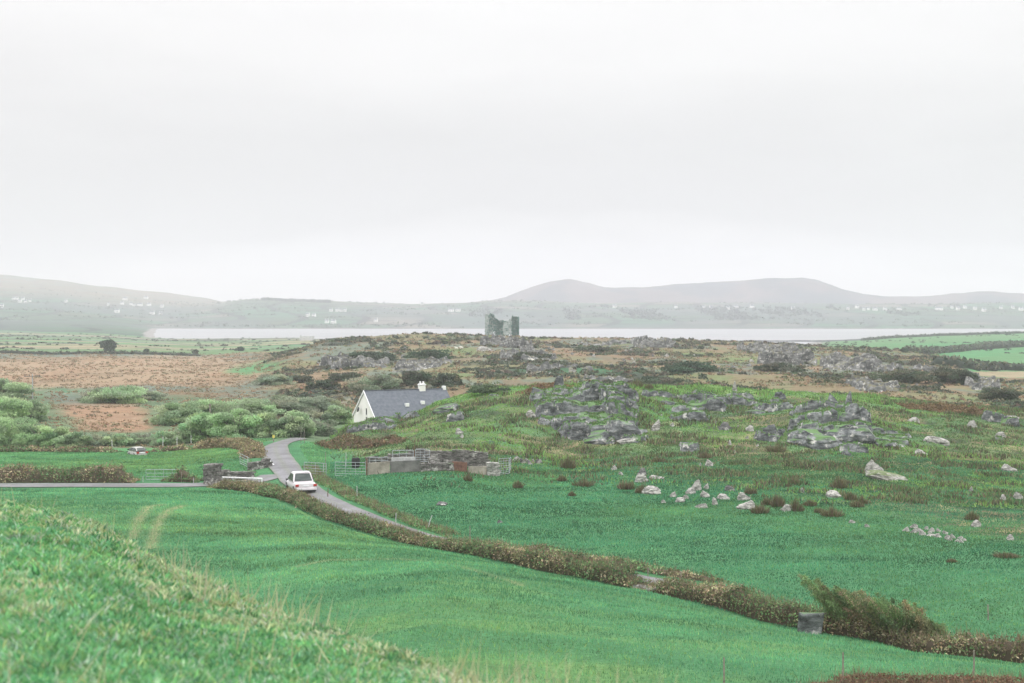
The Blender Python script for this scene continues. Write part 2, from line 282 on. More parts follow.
class MB:
    """collects simple shapes into one mesh"""
    def __init__(s): s.v = []; s.f = []; s.m = []; s.n = 0
    def add(s, v, f, mi=0):
        s.v.extend([tuple(p) for p in v]); s.f.extend([tuple(i + s.n for i in q) for q in f]); s.m.extend([mi] * len(f)); s.n += len(v)
    def box(s, c, d, rz=0, mi=0, jit=0, taper=1, tilt=None):
        x, y, z = [q / 2 for q in d]; P = []
        for sx, sy, sz in ((-1,-1,-1),(1,-1,-1),(1,1,-1),(-1,1,-1),(-1,-1,1),(1,-1,1),(1,1,1),(-1,1,1)):
            tp = taper if sz > 0 else 1
            p = Vector((sx * x * tp, sy * y * tp, sz * z)) + Vector([random.uniform(-jit, jit) for _ in range(3)])
            if tilt: p = Matrix.Rotation(tilt[0], 3, 'X') @ (Matrix.Rotation(tilt[1], 3, 'Y') @ p)
            p = Matrix.Rotation(rz, 3, 'Z') @ p; P.append(p + Vector(c))
        s.add(P, [(3,2,1,0),(4,5,6,7),(0,1,5,4),(1,2,6,5),(2,3,7,6),(3,0,4,7)], mi)
    def tube(s, a, b, r0, r1=None, seg=6, mi=0):
        a = Vector(a); b = Vector(b); r1 = r0 if r1 is None else r1; d = (b - a).normalized()
        u = d.orthogonal().normalized(); w = d.cross(u); P = []
        for c, r in ((a, r0), (b, r1)):
            for k in range(seg):
                t = 2 * math.pi * k / seg; P.append(c + (u * math.cos(t) + w * math.sin(t)) * r)
        s.add(P, [(k, (k + 1) % seg, seg + (k + 1) % seg, seg + k) for k in range(seg)] + [tuple(range(seg))[::-1], tuple(range(seg, 2 * seg))], mi)
    def build(s, name, mats, parent=None, loc=None, smooth=False, bevel=0):
        me = bpy.data.meshes.new(name); me.from_pydata(s.v, [], s.f)
        for m in (mats if isinstance(mats, (list, tuple)) else [mats]): me.materials.append(m)
        me.polygons.foreach_set('material_index', s.m)
        if smooth: me.polygons.foreach_set('use_smooth', [True] * len(s.f))
        me.update(); o = bpy.data.objects.new(name, me); link(o, parent)
        if loc is not None: o.location = loc
        if bevel:
            b = o.modifiers.new('bevel', 'BEVEL'); b.width = bevel; b.segments = 2
        return o
def leaves(C, size, cols, up=0.0, asp=1.0):
    """one randomly turned little triangle-pair per centre"""
    n = len(C); size = np.broadcast_to(size, (n,))[:, None]
    a = RNG.normal(size=(n, 3)); a[:, 2] = a[:, 2] * (1 - up) + up * 3; a /= np.linalg.norm(a, axis=1)[:, None]
    b = RNG.normal(size=(n, 3)); b -= (b * a).sum(1)[:, None] * a; b /= np.linalg.norm(b, axis=1)[:, None]
    V = np.stack([C - a * size * asp, C + b * size * .5, C + a * size * asp, C - b * size * .5], 1).reshape(-1, 3)
    Fq = np.arange(n * 4).reshape(n, 4)
    return V, Fq, np.repeat(cols, 4, axis=0)
def pick(pal, n, var=.12):
    pal = np.array(pal, float); w = pal[:, 3] if pal.shape[1] > 3 else np.ones(len(pal)); w = w / w.sum()
    c = pal[RNG.choice(len(pal), n, p=w), :3]; return np.clip(c * (1 + RNG.normal(0, var, (n, 1))) * (1 + RNG.normal(0, var * .3, (n, 3))), .005, .95)

# ------------------------------------------------------------------ ground sheet
pxs = np.concatenate([np.arange(-880, -120, 12.), np.arange(-120, 1190, 1.85), np.arange(1190, 1880, 12.)])
Ys = np.concatenate([[-30, -12, -4, -1, .5, 1.2], np.exp(np.linspace(math.log(2), math.log(60), 330)), np.exp(np.linspace(math.log(60.4), math.log(260), 330)), np.exp(np.linspace(math.log(261), math.log(5650), 440))])
PX, YY = np.meshgrid(pxs, Ys)
XX = (PX - 512) / F * np.where(YY < 30, 6 + YY.clip(0) * .8, YY)       # near rows keep a width of their own so that the sheet runs under and behind the camera
ZZ = hf(XX, np.where(YY < 0, 0, YY))
PXr = px_of(XX, np.maximum(YY, 1.0)); PYr = HY + (CAMZ - ZZ) / np.maximum(YY, 1) * F

PW1 = fbm(XX, YY, 16, 191, 5, .6); PW2 = fbm(XX, YY, 20, 193, 5, .6)
def poly(P):
    return sum(poly1(P, PXr + 60 * (_pw[k][0] - .5), PYr + 14 * (_pw[k][1] - .5)).astype(float) for k in range(5)) / 5
_pw = [(fbm(XX, YY, 14, 900 + k, 5, .65), fbm(XX, YY, 18, 920 + k, 5, .65)) for k in range(5)]
def poly1(P, x=None, y=None):
    x = PXr + 34 * (PW1 - .5) if x is None else x; y = PYr + 9 * (PW2 - .5) if y is None else y
    ins = np.zeros(x.shape, bool)
    for (x0, y0), (x1, y1) in zip(P, P[1:] + P[:1]):
        if y0 == y1: continue
        c = ((y0 > y) != (y1 > y)) & (x < (x1 - x0) * (y - y0) / (y1 - y0) + x0); ins ^= c
    return ins
n6 = fbm(XX, YY, 7, 101, 4); n20 = fbm(XX, YY, 22, 103, 4); n60 = fbm(XX, YY, 70, 105, 4); n2 = fbm(XX, YY, 1.8, 107, 3); nst = fbm(XX * .35, YY, 3.0, 109, 4)
CG = {'turf': (.075, .205, .088), 'turf2': (.055, .16, .075), 'lime': (.145, .25, .08), 'dullg': (.10, .175, .08), 'olive': (.13, .165, .075), 'straw': (.28, .26, .14),
      'brown': (.18, .135, .085), 'rust': (.26, .165, .105), 'bog': (.28, .21, .14), 'tan': (.27, .225, .15), 'dark': (.045, .06, .045), 'greyg': (.12, .15, .12), 'shore': (.22, .21, .20)}
CG = {k: np.array(v) for k, v in CG.items()}
C = np.zeros(XX.shape + (3,))
def lay(mask, c):
    m = np.clip(mask, 0, 1)[..., None]; c = CG[c] if isinstance(c, str) else np.array(c)
    C[...] = C * (1 - m) + c * m
lay(np.ones(XX.shape), 'turf')
lay(sstep(.45, .62, n6) * .5, 'turf2'); lay(sstep(.55, .7, nst) * .45, 'lime')
lay((YY < 30) * 1.0, (.12, .29, .12)); lay((YY < 30) * sstep(.5, .68, n2) * .5, (.2, .34, .13)); lay((YY < 40) * sstep(.62, .8, n6) * .4, 'straw')
dH, sH = seg_dist(XX, np.where(YY > 200, 999, YY), HEDGE)
near_side = (sH < 0) * (YY < 132)
# mowing and tyre marks of the near field
lay(near_side * (YY > 40) * sstep(.5, .75, fbm(XX * .25 + YY * .2, YY, 2.2, 120, 3)) * .55, 'turf2')
lay(near_side * (YY > 40) * sstep(.5, .8, fbm(XX * .2 + YY * .3, YY * 1.2, 5, 122, 3)) * .35, 'lime')
# far side of the hedge: right field, deeper green
fs = (sH > 0) * (YY < 175)
lay(fs * .85, 'turf2'); lay(fs * sstep(.45, .7, nst) * .4, 'turf')
# rough slope above the right field
foot = np.interp(PXr, [330, 400, 500, 600, 700, 760, 850, 920, 1000, 1100], [446, 468, 470, 474, 478, 487, 505, 520, 538, 545])
slope = sstep(8, -10, PYr - foot + 16 * (n6 - .5)) * (PXr > 325) * (YY > 90) * (YY < 232)
lay(slope * .9, 'dullg'); lay(slope * sstep(.42, .62, n6) * .85, 'olive')
lay(slope * sstep(.5, .66, fbm(XX, YY, 5, 130, 4)) * sstep(990, 300, PXr * .8) * .5, 'turf')
lay(slope * sstep(.54, .66, fbm(XX, YY * 1.5, 6, 132, 4)) * .75, 'brown'); lay(slope * sstep(.6, .72, fbm(XX, YY, 3.2, 134, 3)) * .6, 'straw')
lay(slope * sstep(.57, .66, fbm(XX, YY * 2, 3, 136, 4)) * .7, 'dark')
lay(slope * sstep(184, 192, YY) * sstep(980, 880, PXr) * .75, 'lime')
# bog plain left
bog = sstep(183, 192, YY) * (YY < 760) * (1 - slope)
lay(bog, 'greyg'); lay(bog * sstep(.35, .6, n20), 'brown')
bp_ = poly([(28, 405), (80, 388), (150, 384), (215, 388), (262, 378), (268, 362), (200, 356), (80, 357), (20, 360), (-200, 365), (-200, 396)]) * (YY > 200)
lay(bp_ * .9, 'bog'); lay(bp_ * sstep(.5, .7, fbm(XX, YY * .3, 10, 140, 4)) * .5, 'rust'); lay(bp_ * sstep(.55, .7, fbm(XX, YY, 25, 142, 4)) * .6, 'brown')
bp2 = poly([(40, 432), (60, 402), (150, 404), (185, 420), (180, 430), (100, 436)]) * (YY > 180)
lay(bp2 * .9, 'rust'); lay(bp2 * sstep(.5, .7, n6) * .5, 'bog')
lay((poly([(18, 394), (60, 388), (110, 396), (100, 403), (20, 399)]) * (YY > 200)) * .9, 'greyg')
lay((poly([(25, 388), (110, 391), (110, 394), (25, 391)]) * (YY > 200)) * .9, 'turf2')
lay((poly([(228, 370), (262, 361), (292, 359), (285, 368), (240, 374)]) * (YY > 300)) * .8, 'turf')
lay((poly([(140, 396), (345, 400), (350, 442), (150, 446), (-60, 449), (-60, 380), (30, 380), (80, 430), (150, 432)]) * (YY > 176) * (YY < 320)) * .9, (.10, .15, .085))
# heath hill
he = sstep(232, 238, YY) * (YY < 770) * sstep(255, 300, PXr + 30 * (n20 - .5)) * (1 - sstep(965, 985, PXr) * (PYr < 377) * (YY > 400))
lay(he, 'olive'); lay(he * sstep(.42, .58, n20) * .7, (.18, .155, .095)); lay(he * sstep(.46, .58, fbm(XX, YY * .5, 30, 150, 5)) * .85, (.21, .15, .10))
lay(he * sstep(.5, .6, fbm(XX, YY * .6, 16, 152, 5)) * .85, 'greyg'); lay(he * sstep(.54, .62, fbm(XX, YY * .6, 20, 154, 5)) * .9, 'dark')
lay(he * sstep(.56, .64, fbm(XX, YY * .6, 12, 156, 4)) * .7, 'brown')
lay((poly([(228, 369), (290, 362), (280, 368), (240, 374)]) * (YY > 300)) * .8, 'turf')
lay((poly([(505, 369), (600, 365), (650, 372), (560, 374)]) * (YY > 300)) * .6, 'turf2')
# right strip and promontory
pr = (YY > 395) * sstep(960, 975, PXr) * (PYr < 378); pr = np.maximum(pr, (YY > 640) * (PXr > 820) * (YY < 1600))
lay(pr, 'turf'); lay(pr * (n60 > .52) * .5, 'dullg')
lay((PXr > 955) * (PYr > 371.5) * (PYr < 377.5) * (YY > 400) * (YY < 600) * .95, 'tan')
lay(pr * ((PYr < np.interp(PXr, [850, 940, 1024], [346.5, 341, 339])) & (PYr > 331)) * .5, 'dullg')
# plain between bog and loch (left)
pl = (YY > 690) * (YY < 1700) * (PXr < 830) * (1 - pr)
lay(pl, 'dullg'); band = fbm(XX * .12, YY, 60, 160, 4)
lay(pl * sstep(.45, .55, band), 'tan'); lay(pl * sstep(.55, .62, fbm(XX * .15, YY, 45, 162, 4)), 'turf'); lay(pl * sstep(.55, .65, fbm(XX * .2, YY, 30, 164, 4)), 'greyg')
lay(pl * sstep(.6, .66, fbm(XX * .3, YY, 22, 166, 4)) * .9, 'dark')
# far shore: patchwork
fl = (YY > 1650)
cx = np.floor(XX / 130 + .6 * np.sin(YY / 170)); cy = np.floor(YY / 110 + .5 * np.sin(XX / 210)); hsh = _hash(cx, cy, 5)
lay(fl, 'dullg'); lay(fl * (hsh > .45), 'turf'); lay(fl * (hsh > .72), 'olive'); lay(fl * (hsh > .86), 'tan')
edge = np.minimum(np.abs((XX / 130 + .6 * np.sin(YY / 170)) % 1), np.abs((YY / 110 + .5 * np.sin(XX / 210)) % 1))
lay(fl * (edge < .14) * .9, (.02, .03, .03)); lay(fl * sstep(.5, .6, fbm(XX, YY, 300, 170, 5)) * .7, 'greyg')
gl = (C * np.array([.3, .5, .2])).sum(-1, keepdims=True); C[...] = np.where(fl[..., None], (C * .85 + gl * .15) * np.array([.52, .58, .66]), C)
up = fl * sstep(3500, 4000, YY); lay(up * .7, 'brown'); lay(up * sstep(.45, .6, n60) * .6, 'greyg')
lay((ZZ < .9) * (YY > 900), 'shore'); lay((YY > 1330) * (YY < 1460) * (PXr > 650) * (PXr < 905) * (ZZ < 4), (.07, .075, .08))
# tyre tracks (worn pale grass), as lines on the near field
TRK = []
def track(P, w, c, k):
    P = [ray(px, py, 30, 131)[:2] for px, py in P]; TRK.append((np.array(P), w, k))
    d, _ = seg_dist(XX, np.where((YY < 131) * (YY > 30), YY, 999), np.array(P)); lay(np.exp(-(d / w) ** 2) * k, c)
track([(133, 538), (139, 519), (149, 507), (160, 505)], .42, 'straw', .7)
track([(150, 548), (159, 520), (168, 511), (182, 506)], .42, 'straw', .7)
track([(300, 566), (330, 560), (400, 559), (460, 566), (520, 585)], .35, 'straw', .4)
nr, nc = XX.shape; ii = np.arange(nr * nc).reshape(nr, nc)
FQ = np.stack([ii[:-1, :-1].ravel(), ii[:-1, 1:].ravel(), ii[1:, 1:].ravel(), ii[1:, :-1].ravel()], 1)
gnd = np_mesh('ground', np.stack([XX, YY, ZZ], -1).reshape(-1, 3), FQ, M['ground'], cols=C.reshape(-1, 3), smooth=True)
tag(gnd, 'rolling ground of green fields, bog and heath down to the loch', 'ground', kind='structure')

# ------------------------------------------------------------------ far hills
hx = np.linspace(-3600, 3600, 500); hy = np.linspace(4150, 5600, 130); HX, HYY = np.meshgrid(hx, hy)
sky = np.interp(512 + F * HX / 4750, [-600, 100, 430, 480, 505, 530, 550, 570, 588, 605, 640, 665, 700, 740, 778, 800, 818, 840, 860, 880, 920, 960, 985, 1005, 1024, 1100, 1500],
                [300, 306, 306, 302.5, 298, 288, 281.5, 279, 281, 286, 287.5, 286.5, 284, 282, 279.5, 278, 281, 289, 294.5, 296.5, 296, 294, 292, 292.5, 293.5, 290, 296])
top = (HY - sky) / F * 4750
env = np.exp(-((HYY - 4750) / 330) ** 2)
HZ = CAMZ + top * env + env * (26 * (fbm(HX, HYY, 260, 60, 6, .6) - .5)) * np.clip(top / 60, .2, 1) - 30 * (1 - env)
hc = np.zeros(HX.shape + (3,)); hc[:] = (.05, .056, .068)
m = sstep(.45, .6, fbm(HX, HYY, 200, 62, 5))[..., None]; hc = hc * (1 - m) + np.array((.095, .075, .075)) * m
m = sstep(.5, .62, fbm(HX, HYY, 120, 64, 5))[..., None] * .7; hc = hc * (1 - m) + np.array((.02, .035, .045)) * m
ii = np.arange(HX.size).reshape(HX.shape); FQ = np.stack([ii[:-1, :-1].ravel(), ii[:-1, 1:].ravel(), ii[1:, 1:].ravel(), ii[1:, :-1].ravel()], 1)
tag(np_mesh('hills', np.stack([HX, HYY, HZ], -1).reshape(-1, 3), FQ, attr_mat('hill_turf', ((.01, .8, 1.2), (.05, .8, 1.2)), None), cols=hc.reshape(-1, 3), smooth=True),
    'hazy long hills with two rounded summits beyond the loch', 'hills', kind='structure')

# ------------------------------------------------------------------ water
def water_mat():
    m, nt, b = new_mat('loch_water'); tc = N(nt, 'ShaderNodeTexCoord')
    b.inputs['Base Color'].default_value = (.16, .17, .18, 1); b.inputs['Roughness'].default_value = .28; b.inputs['Specular IOR Level'].default_value = .8
    mp = N(nt, 'ShaderNodeMapping'); mp.inputs['Scale'].default_value = (.3, 1, 1); nt.links.new(tc.outputs['Object'], mp.inputs['Vector'])
    nz = N(nt, 'ShaderNodeTexNoise'); nz.inputs['Scale'].default_value = .15; nz.inputs['Detail'].default_value = 6; nt.links.new(mp.outputs[0], nz.inputs['Vector'])
    bp = N(nt, 'ShaderNodeBump'); bp.inputs['Strength'].default_value = .25; bp.inputs['Distance'].default_value = .6
    nt.links.new(nz.outputs['Fac'], bp.inputs['Height']); nt.links.new(bp.outputs[0], b.inputs['Normal'])
    n2_ = N(nt, 'ShaderNodeTexNoise'); n2_.inputs['Scale'].default_value = .01; nt.links.new(mp.outputs[0], n2_.inputs['Vector'])
    nt.links.new(ramp(nt, n2_.outputs['Fac'], [(.4, (.15, .16, .17)), (.6, (.22, .22, .23))]), b.inputs['Base Color'])
    return m
w = MB(); w.add([(-1500, 900, 0), (2200, 900, 0), (2200, 2760, 0), (-1500, 2760, 0)], [(0, 1, 2, 3)])
tag(w.build('water', water_mat()), 'pale calm loch lying between the heath and the far shore', 'water', kind='structure')

# ------------------------------------------------------------------ roads
def ribbon(name, P, width, mat, lift, label, step=1.0):
    P = np.array(P, float); pts = []
    for a, b in zip(P[:-1], P[1:]):
        n = max(1, int(np.hypot(*(b - a)[:2]) / step)); pts += [a + (b - a) * k / n for k in range(n)]
    pts.append(P[-1]); pts = np.array(pts)
    for _ in range(12): pts[1:-1] = (pts[:-2] + pts[1:-1] * 2 + pts[2:]) / 4
    tg = np.gradient(pts[:, :2], axis=0); tg /= np.linalg.norm(tg, axis=1)[:, None]; nm = np.stack([-tg[:, 1], tg[:, 0]], 1)
    us = np.linspace(-.5, .5, 13); wv = width * (1 + .16 * (fbm(np.arange(len(pts)), np.zeros(len(pts)), 3, 71, 3) - .5)) * (pts[:, 2] if pts.shape[1] > 2 else 1)
    V = pts[:, None, :2] + nm[:, None, :] * (us[None, :, None] * wv[:, None, None])
    Z = hf(V[..., 0], V[..., 1]); Z = np.maximum(Z, Z.mean(1)[:, None] - .05) + lift + .05 * (1 - (us * 2) ** 2)[None]
    VV = np.concatenate([V, Z[..., None]], -1).reshape(-1, 3); n, k = len(pts), 13; ii = np.arange(n * k).reshape(n, k)
    FQ = np.stack([ii[:-1, :-1].ravel(), ii[:-1, 1:].ravel(), ii[1:, 1:].ravel(), ii[1:, :-1].ravel()], 1)
    U = np.broadcast_to(us[None, :], V.shape[:2]); cc_ = fbm(V[..., 0], V[..., 1], 2.5, 81, 4)[..., None]
    cR = np.array([.155, .155, .165]) * (.7 + .6 * cc_); g_ = (np.exp(-(U / .09) ** 2) * .35 + sstep(.36, .5, np.abs(U)) * .55)[..., None]; cR = cR * (1 - g_) + np.array([.13, .15, .09]) * g_
    return tag(np_mesh(name, VV, FQ, mat, smooth=True, cols=cR.reshape(-1, 3)), label, 'road', kind='structure')
def rp(px, py, d): Y = d * F / (py - HY); return ((px - 512) / F * Y, Y)
def offs(P, d):
    P = np.array(P, float); tg = np.gradient(P, axis=0); tg /= np.linalg.norm(tg, axis=1)[:, None]; return P + np.stack([-tg[:, 1], tg[:, 0]], 1) * d
_ho = offs(HEDGE, 2.7)
road_c = [(-27.0, 181, .8)] + [rp(*a) + (w_,) for a, w_ in [((283, 441.5, 15.35), .75), ((274, 446, 15.4), 1.0), ((278, 457, 15.5), 1.05), ((285, 468, 15.6), 1.05), ((296, 481, 15.7), 1.0), ((309, 491, 15.8), .8), ((328, 502, 15.8), .68)]] + [tuple(p) + (.6,) for p in _ho[8:21]] + [(80, 56.5, .6)]
ribbon('road', road_c, 2.9, M['asphalt'], .07, 'narrow grey tarmac lane curving down beside the hedge')
ribbon('lane', [(-260, 133), (-120, 132.9), (-60, 133), (-30, 133.4), (-24.5, 135), (-23.3, 140)], 3.0, M['asphalt'], .06, 'straight grey side lane joining from the left')

# ================================================================== GRASS (stuff)
def blades(X, Y, hgt, wid, cols, lean=.35, sink=.02):
    n = len(X); Z = hf(X, Y) - sink; a = RNG.normal(0, .7, n); la = RNG.uniform(0, 2 * math.pi, n); ll = np.abs(RNG.normal(0, lean, n)) * hgt
    dx, dy = np.cos(a) * wid / 2, np.sin(a) * wid / 2
    B = np.stack([X, Y, Z], 1); o = np.stack([dx, dy, 0 * dx], 1); tp = B + np.stack([np.cos(la) * ll, np.sin(la) * ll, hgt], 1)
    V = np.stack([B - o, B + o, tp], 1).reshape(-1, 3)
    return V, np.arange(3 * n).reshape(n, 3), np.repeat(cols, 3, axis=0)
def rand_view(n, y0, y1, p0=-120, p1=1185, power=1.0):
    """random ground points spread evenly by area in a wedge of the ground"""
    u = RNG.uniform(0, 1, n); Y = np.sqrt(y0 ** 2 + (y1 ** 2 - y0 ** 2) * u) if power == 1 else y0 * (y1 / y0) ** u
    px = RNG.uniform(p0, p1, n); return (px - 512) / F * Y, Y, px
def keep(m, *a): return [q[m] for q in a]
G_FG = [(.12, .33, .13, 4), (.17, .39, .155, 4), (.15, .35, .19, 2.5), (.24, .41, .15, 2), (.36, .43, .20, 1.0), (.075, .235, .10, 2), (.36, .50, .33, 1)]
nt_ = 46000; TX, TY, tpx = rand_view(nt_, 4.2, 30, -90, 1110, power=0); NB = 13
tr = RNG.uniform(.02, .07, nt_) * (1 + TY * .05); tcol = pick(G_FG, nt_, .16) * (1 + .6 * (fbm(TX, TY, .7, 203, 3) - .5))[:, None] * (1 + .5 * (fbm(TX, TY, 2.6, 204, 3) - .5))[:, None]
th_ = RNG.uniform(.6, 1.3, nt_) * (.035 + .045 * fbm(TX, TY, .9, 201, 3))
rimt = (sstep(.7, .98, TY / np.interp(tpx, KPX, KY)) * sstep(1.4, 1.1, TY / np.interp(tpx, KPX, KY)) * .6 + .5 * sstep(.58, .75, fbm(TX, TY, 1.7, 206, 3))) * RNG.uniform(0, 1, nt_) > .33
tcol[rimt] = pick([(.40, .46, .26, 2), (.52, .52, .35, 1), (.32, .43, .22, 2)], rimt.sum(), .15)
k_ = np.repeat(np.arange(nt_), NB); an = RNG.uniform(0, 6.283, nt_ * NB); rr_ = np.sqrt(RNG.uniform(0, 1, nt_ * NB)) * tr[k_]
X = TX[k_] + np.cos(an) * rr_; Y = TY[k_] + np.sin(an) * rr_; hg = th_[k_] * RNG.uniform(.6, 1.3, len(X)); Z = hf(X, Y) - .02
wd = .007 + .0011 * Y; b_a = RNG.normal(0, .8, len(X)); o = np.stack([np.cos(b_a) * wd / 2, np.sin(b_a) * wd / 2, 0 * X], 1); B = np.stack([X, Y, Z], 1)
ln = hg * RNG.uniform(.2, 1.1, len(X)); tp = B + np.stack([np.cos(an) * ln, np.sin(an) * ln, hg], 1); md = B + np.stack([np.cos(an) * ln * .3 + .1 * hg, np.sin(an) * ln * .3, hg * .65], 1)
V = np.stack([B - o, B + o, md + o * .8, tp, md - o * .8], 1).reshape(-1, 3); nb = len(X); q5 = np.arange(nb)[:, None] * 5
cc = tcol[k_] * RNG.uniform(.75, 1.3, (nb, 1)); lt = RNG.uniform(0, 1, nb) < .06; cc[lt] = cc[lt] * .5 + .3
tag(np_mesh('grass', V, [q5 + np.array([[0, 1, 2, 4]]), q5 + np.array([[4, 2, 3]])], M['blade'], cols=np.repeat(cc, 5, axis=0)), 'lush long grass on the near bank', 'grass', kind='stuff')
# straw stalks along the brow of the bank
X, Y, px = rand_view(5200, 5, 24, -60, 800, power=0); kc = np.interp(px, KPX, KY)
m_ = ((Y / kc > .85) & (Y / kc < 1.25) & (fbm(X, Y, 1.5, 205, 2) > .45)) | (RNG.uniform(0, 1, len(X)) < .05); X, Y = keep(m_, X, Y)
V, Fc, Cc = blades(X, Y, RNG.uniform(.16, .42, len(X)), .012, pick([(.44, .45, .27, 2), (.36, .40, .20, 1), (.48, .46, .31, 1)], len(X)), .5)
tag(np_mesh('dry_grass', V, Fc, M['blade'], cols=Cc), 'dry pale grass stalks along the brow of the near bank', 'dry grass', kind='stuff')
for (px_, py_, Y_, hh_) in [(511, 640, 11.5, .46), (333, 610, 12, .2), (752, 668, 14, .3), (588, 662, 12, .2)]:
    mb = MB(); x_ = (px_ - 512) / F * Y_; z_ = gz(x_, Y_); top_ = CAMZ - (py_ - HY) / F * Y_ + hh_ * .2
    mb.tube((0, 0, -.05), (.01, 0, hh_ * .6), .003, .002); mb.tube((.01, 0, hh_ * .6), (.025, .01, hh_), .002, .001)
    for k in range(5): mb.tube((.02, 0, hh_ * (.72 + .05 * k)), (.02 + random.uniform(-.03, .03), random.uniform(-.02, .02), hh_ * (.77 + .05 * k)), .002, .001)
    o = mb.build('grass_stalk', noise_mat('stalk', (.34, .32, .2), (.42, .38, .25), 20, bump=0), loc=(x_, Y_, z_))
    tag(o, {511: 'tallest dry grass stalk rising in the middle of the near bank', 333: 'short dry seed stalk on the brow left of the tallest stalk', 752: 'dry stalk standing alone at the right below the bank', 588: 'small dry stalk leaning right of the tallest stalk'}[px_], 'grass stalk')
# near field
def field_grass(name, n, y0, y1, cond, pal, hm, wm, label, seed, p0=-120, p1=1185, contrast=1.0):
    X, Y, px = rand_view(n, y0, y1, p0, p1); m_ = cond(X, Y, px); X, Y, px = keep(m_, X, Y, px)
    a = fbm(X * .45, Y, 3.0, seed, 4); b = fbm(X * .6, Y, .9, seed + 3, 3)
    c = pick(pal, len(X), .07) * (1 + contrast * 1.6 * (a - .5))[:, None] * (1 + contrast * .8 * (b - .5))[:, None]
    Lg = sstep(.48, .68, fbm(X, Y, 13, seed + 7, 4))[:, None] * .6; c = c * (1 - Lg) + c * np.array([[1.55, 1.12, .85]]) * Lg
    dk = (vnoise(X / .8, Y / 1.4, seed + 9) > .86); c[dk] *= .62
    if y0 == 34:
        for tp_, tw_, tk_ in TRK:
            d_t, _ = seg_dist(X, Y, tp_); f_ = (np.exp(-(d_t / tw_) ** 2) * tk_)[:, None]; f_ = f_ * .9 if tk_ < .5 else f_; c = c * (1 - f_) + np.array([[.28, .39, .21]]) * f_
    V, Fc, Cc = blades(X, Y, hm * (.4 + 1.3 * b) * RNG.uniform(.6, 1.3, len(X)), wm * Y / 80, c, .5)
    return tag(np_mesh(name, V, Fc, M['blade'], cols=Cc), label, 'grass', kind='stuff')
def side(X, Y):
    d, s = seg_dist(X, Y, HEDGE); return d, s
G_MID = [(.105, .30, .145, 4), (.075, .23, .115, 2.6), (.175, .325, .12, 2.0), (.115, .30, .165, 2)]
G_R = [(.064, .212, .108, 4), (.047, .16, .085, 2.2), (.105, .225, .085, 1.8), (.064, .21, .125, 1.3)]
def c_near(X, Y, px): d, s = side(X, Y); return (s < 0) & (Y < 131) & (d > .5)
field_grass('grass', 370000, 34, 131, c_near, G_MID, .13, .05, 'short grazed grass of the field before the hedge', 211)
ROADP = np.array([r_[:2] for r_ in road_c])
def c_right(X, Y, px):
    d, s = side(X, Y); dr, _ = seg_dist(X, Y, ROADP); return (s > 0) & (dr > np.where(px < 330, 2.5, 1.7)) & (px > 300) & (Y < 150)
field_grass('grass', 300000, 66, 150, c_right, G_R, .12, .06, 'deep green grass of the field beyond the lane', 221, 300, 1185, 1.0)
def c_left(X, Y, px): dr, _ = seg_dist(X, Y, ROADP); return (px < 330) & (Y > 138) & (dr > 2.9) & ((px > 250) | (Y < 174))
field_grass('grass', 75000, 138, 182, c_left, [(.14, .34, .15, 3), (.11, .28, .12, 1), (.18, .34, .13, 1)], .12, .08, 'bright green grass of the small field by the scrub', 231, -100, 335, .6)
# rough slope
X, Y, px = rand_view(240000, 120, 212, 330, 1185); py_ = HY + (CAMZ - hf(X, Y)) / Y * F
ft = np.interp(px, [330, 400, 500, 600, 700, 760, 850, 920, 1000, 1100], [446, 468, 470, 474, 478, 487, 505, 520, 538, 545])
m_ = (py_ < ft + 8 * RNG.normal(size=len(X))); X, Y, px = keep(m_, X, Y, px)
a = fbm(X, Y, 6, 241, 4); b = fbm(X, Y * 1.4, 2.6, 243, 3)
c = pick([(.105, .215, .075, 3), (.14, .215, .08, 2.4), (.08, .15, .065, 2.4), (.18, .20, .10, 1)], len(X), .15)
br = (b > .57) & (RNG.uniform(0, 1, len(X)) < .6); c[br] = pick([(.15, .13, .08, 2), (.20, .18, .11, 1), (.085, .085, .055, 2)], br.sum(), .2)
lm = ((a > .55) & ~br) | ((Y > 184) & (px < 880) & (RNG.uniform(0, 1, len(X)) < .7)); c[lm] = pick([(.20, .34, .09, 1.3), (.15, .32, .10, 1)], lm.sum(), .15)
V, Fc, Cc = blades(X, Y, (.12 + .35 * sstep(.45, .75, b)) * RNG.uniform(.5, 1.4, len(X)), .14, c * (1 + .8 * (fbm(X, Y, 1.2, 245, 2) - .5))[:, None], .6)
tag(np_mesh('rough_grass', V, Fc, M['blade'], cols=Cc), 'rough olive and brown grass over the rocky slope', 'rough grass', kind='stuff')
# heather, gorse and tussocks over the heath hill, the bog and the plain: ground cover
def clumps(n, y0, y1, p0, p1, cond, palf, size, leafn, name, label, flat=.55, power=0):
    X, Y, px = rand_view(n, y0, y1, p0, p1, power=power); m_ = cond(X, Y, px); X, Y, px = keep(m_, X, Y, px)
    s = size(X, Y) * RNG.uniform(.5, 1.5, len(X)); Z = hf(X, Y)
    d = RNG.normal(size=(len(X), leafn, 3)); d /= np.linalg.norm(d, axis=2)[..., None]; d[..., 2] = np.abs(d[..., 2]) * flat; d *= RNG.uniform(.5, 1, (len(X), leafn, 1))
    Cn = np.stack([X, Y, Z], 1)[:, None, :] + d * s[:, None, None]; base = palf(X, Y)
    cols = np.clip(base[:, None, :] * (1 + RNG.normal(0, .16, (len(X), leafn, 1))), .01, .9).reshape(-1, 3)
    V, Fq, Cc = leaves(Cn.reshape(-1, 3), np.repeat(s * .42, leafn), cols)
    return tag(np_mesh(name, V, Fq, M['leaf'], cols=Cc), label, name.replace('_', ' '), kind='stuff')
def heath_ok(X, Y, px): return (px > 262 + 30 * vnoise(X / 20, Y / 20, 9)) & ~((px > 960) & (Y > 385))
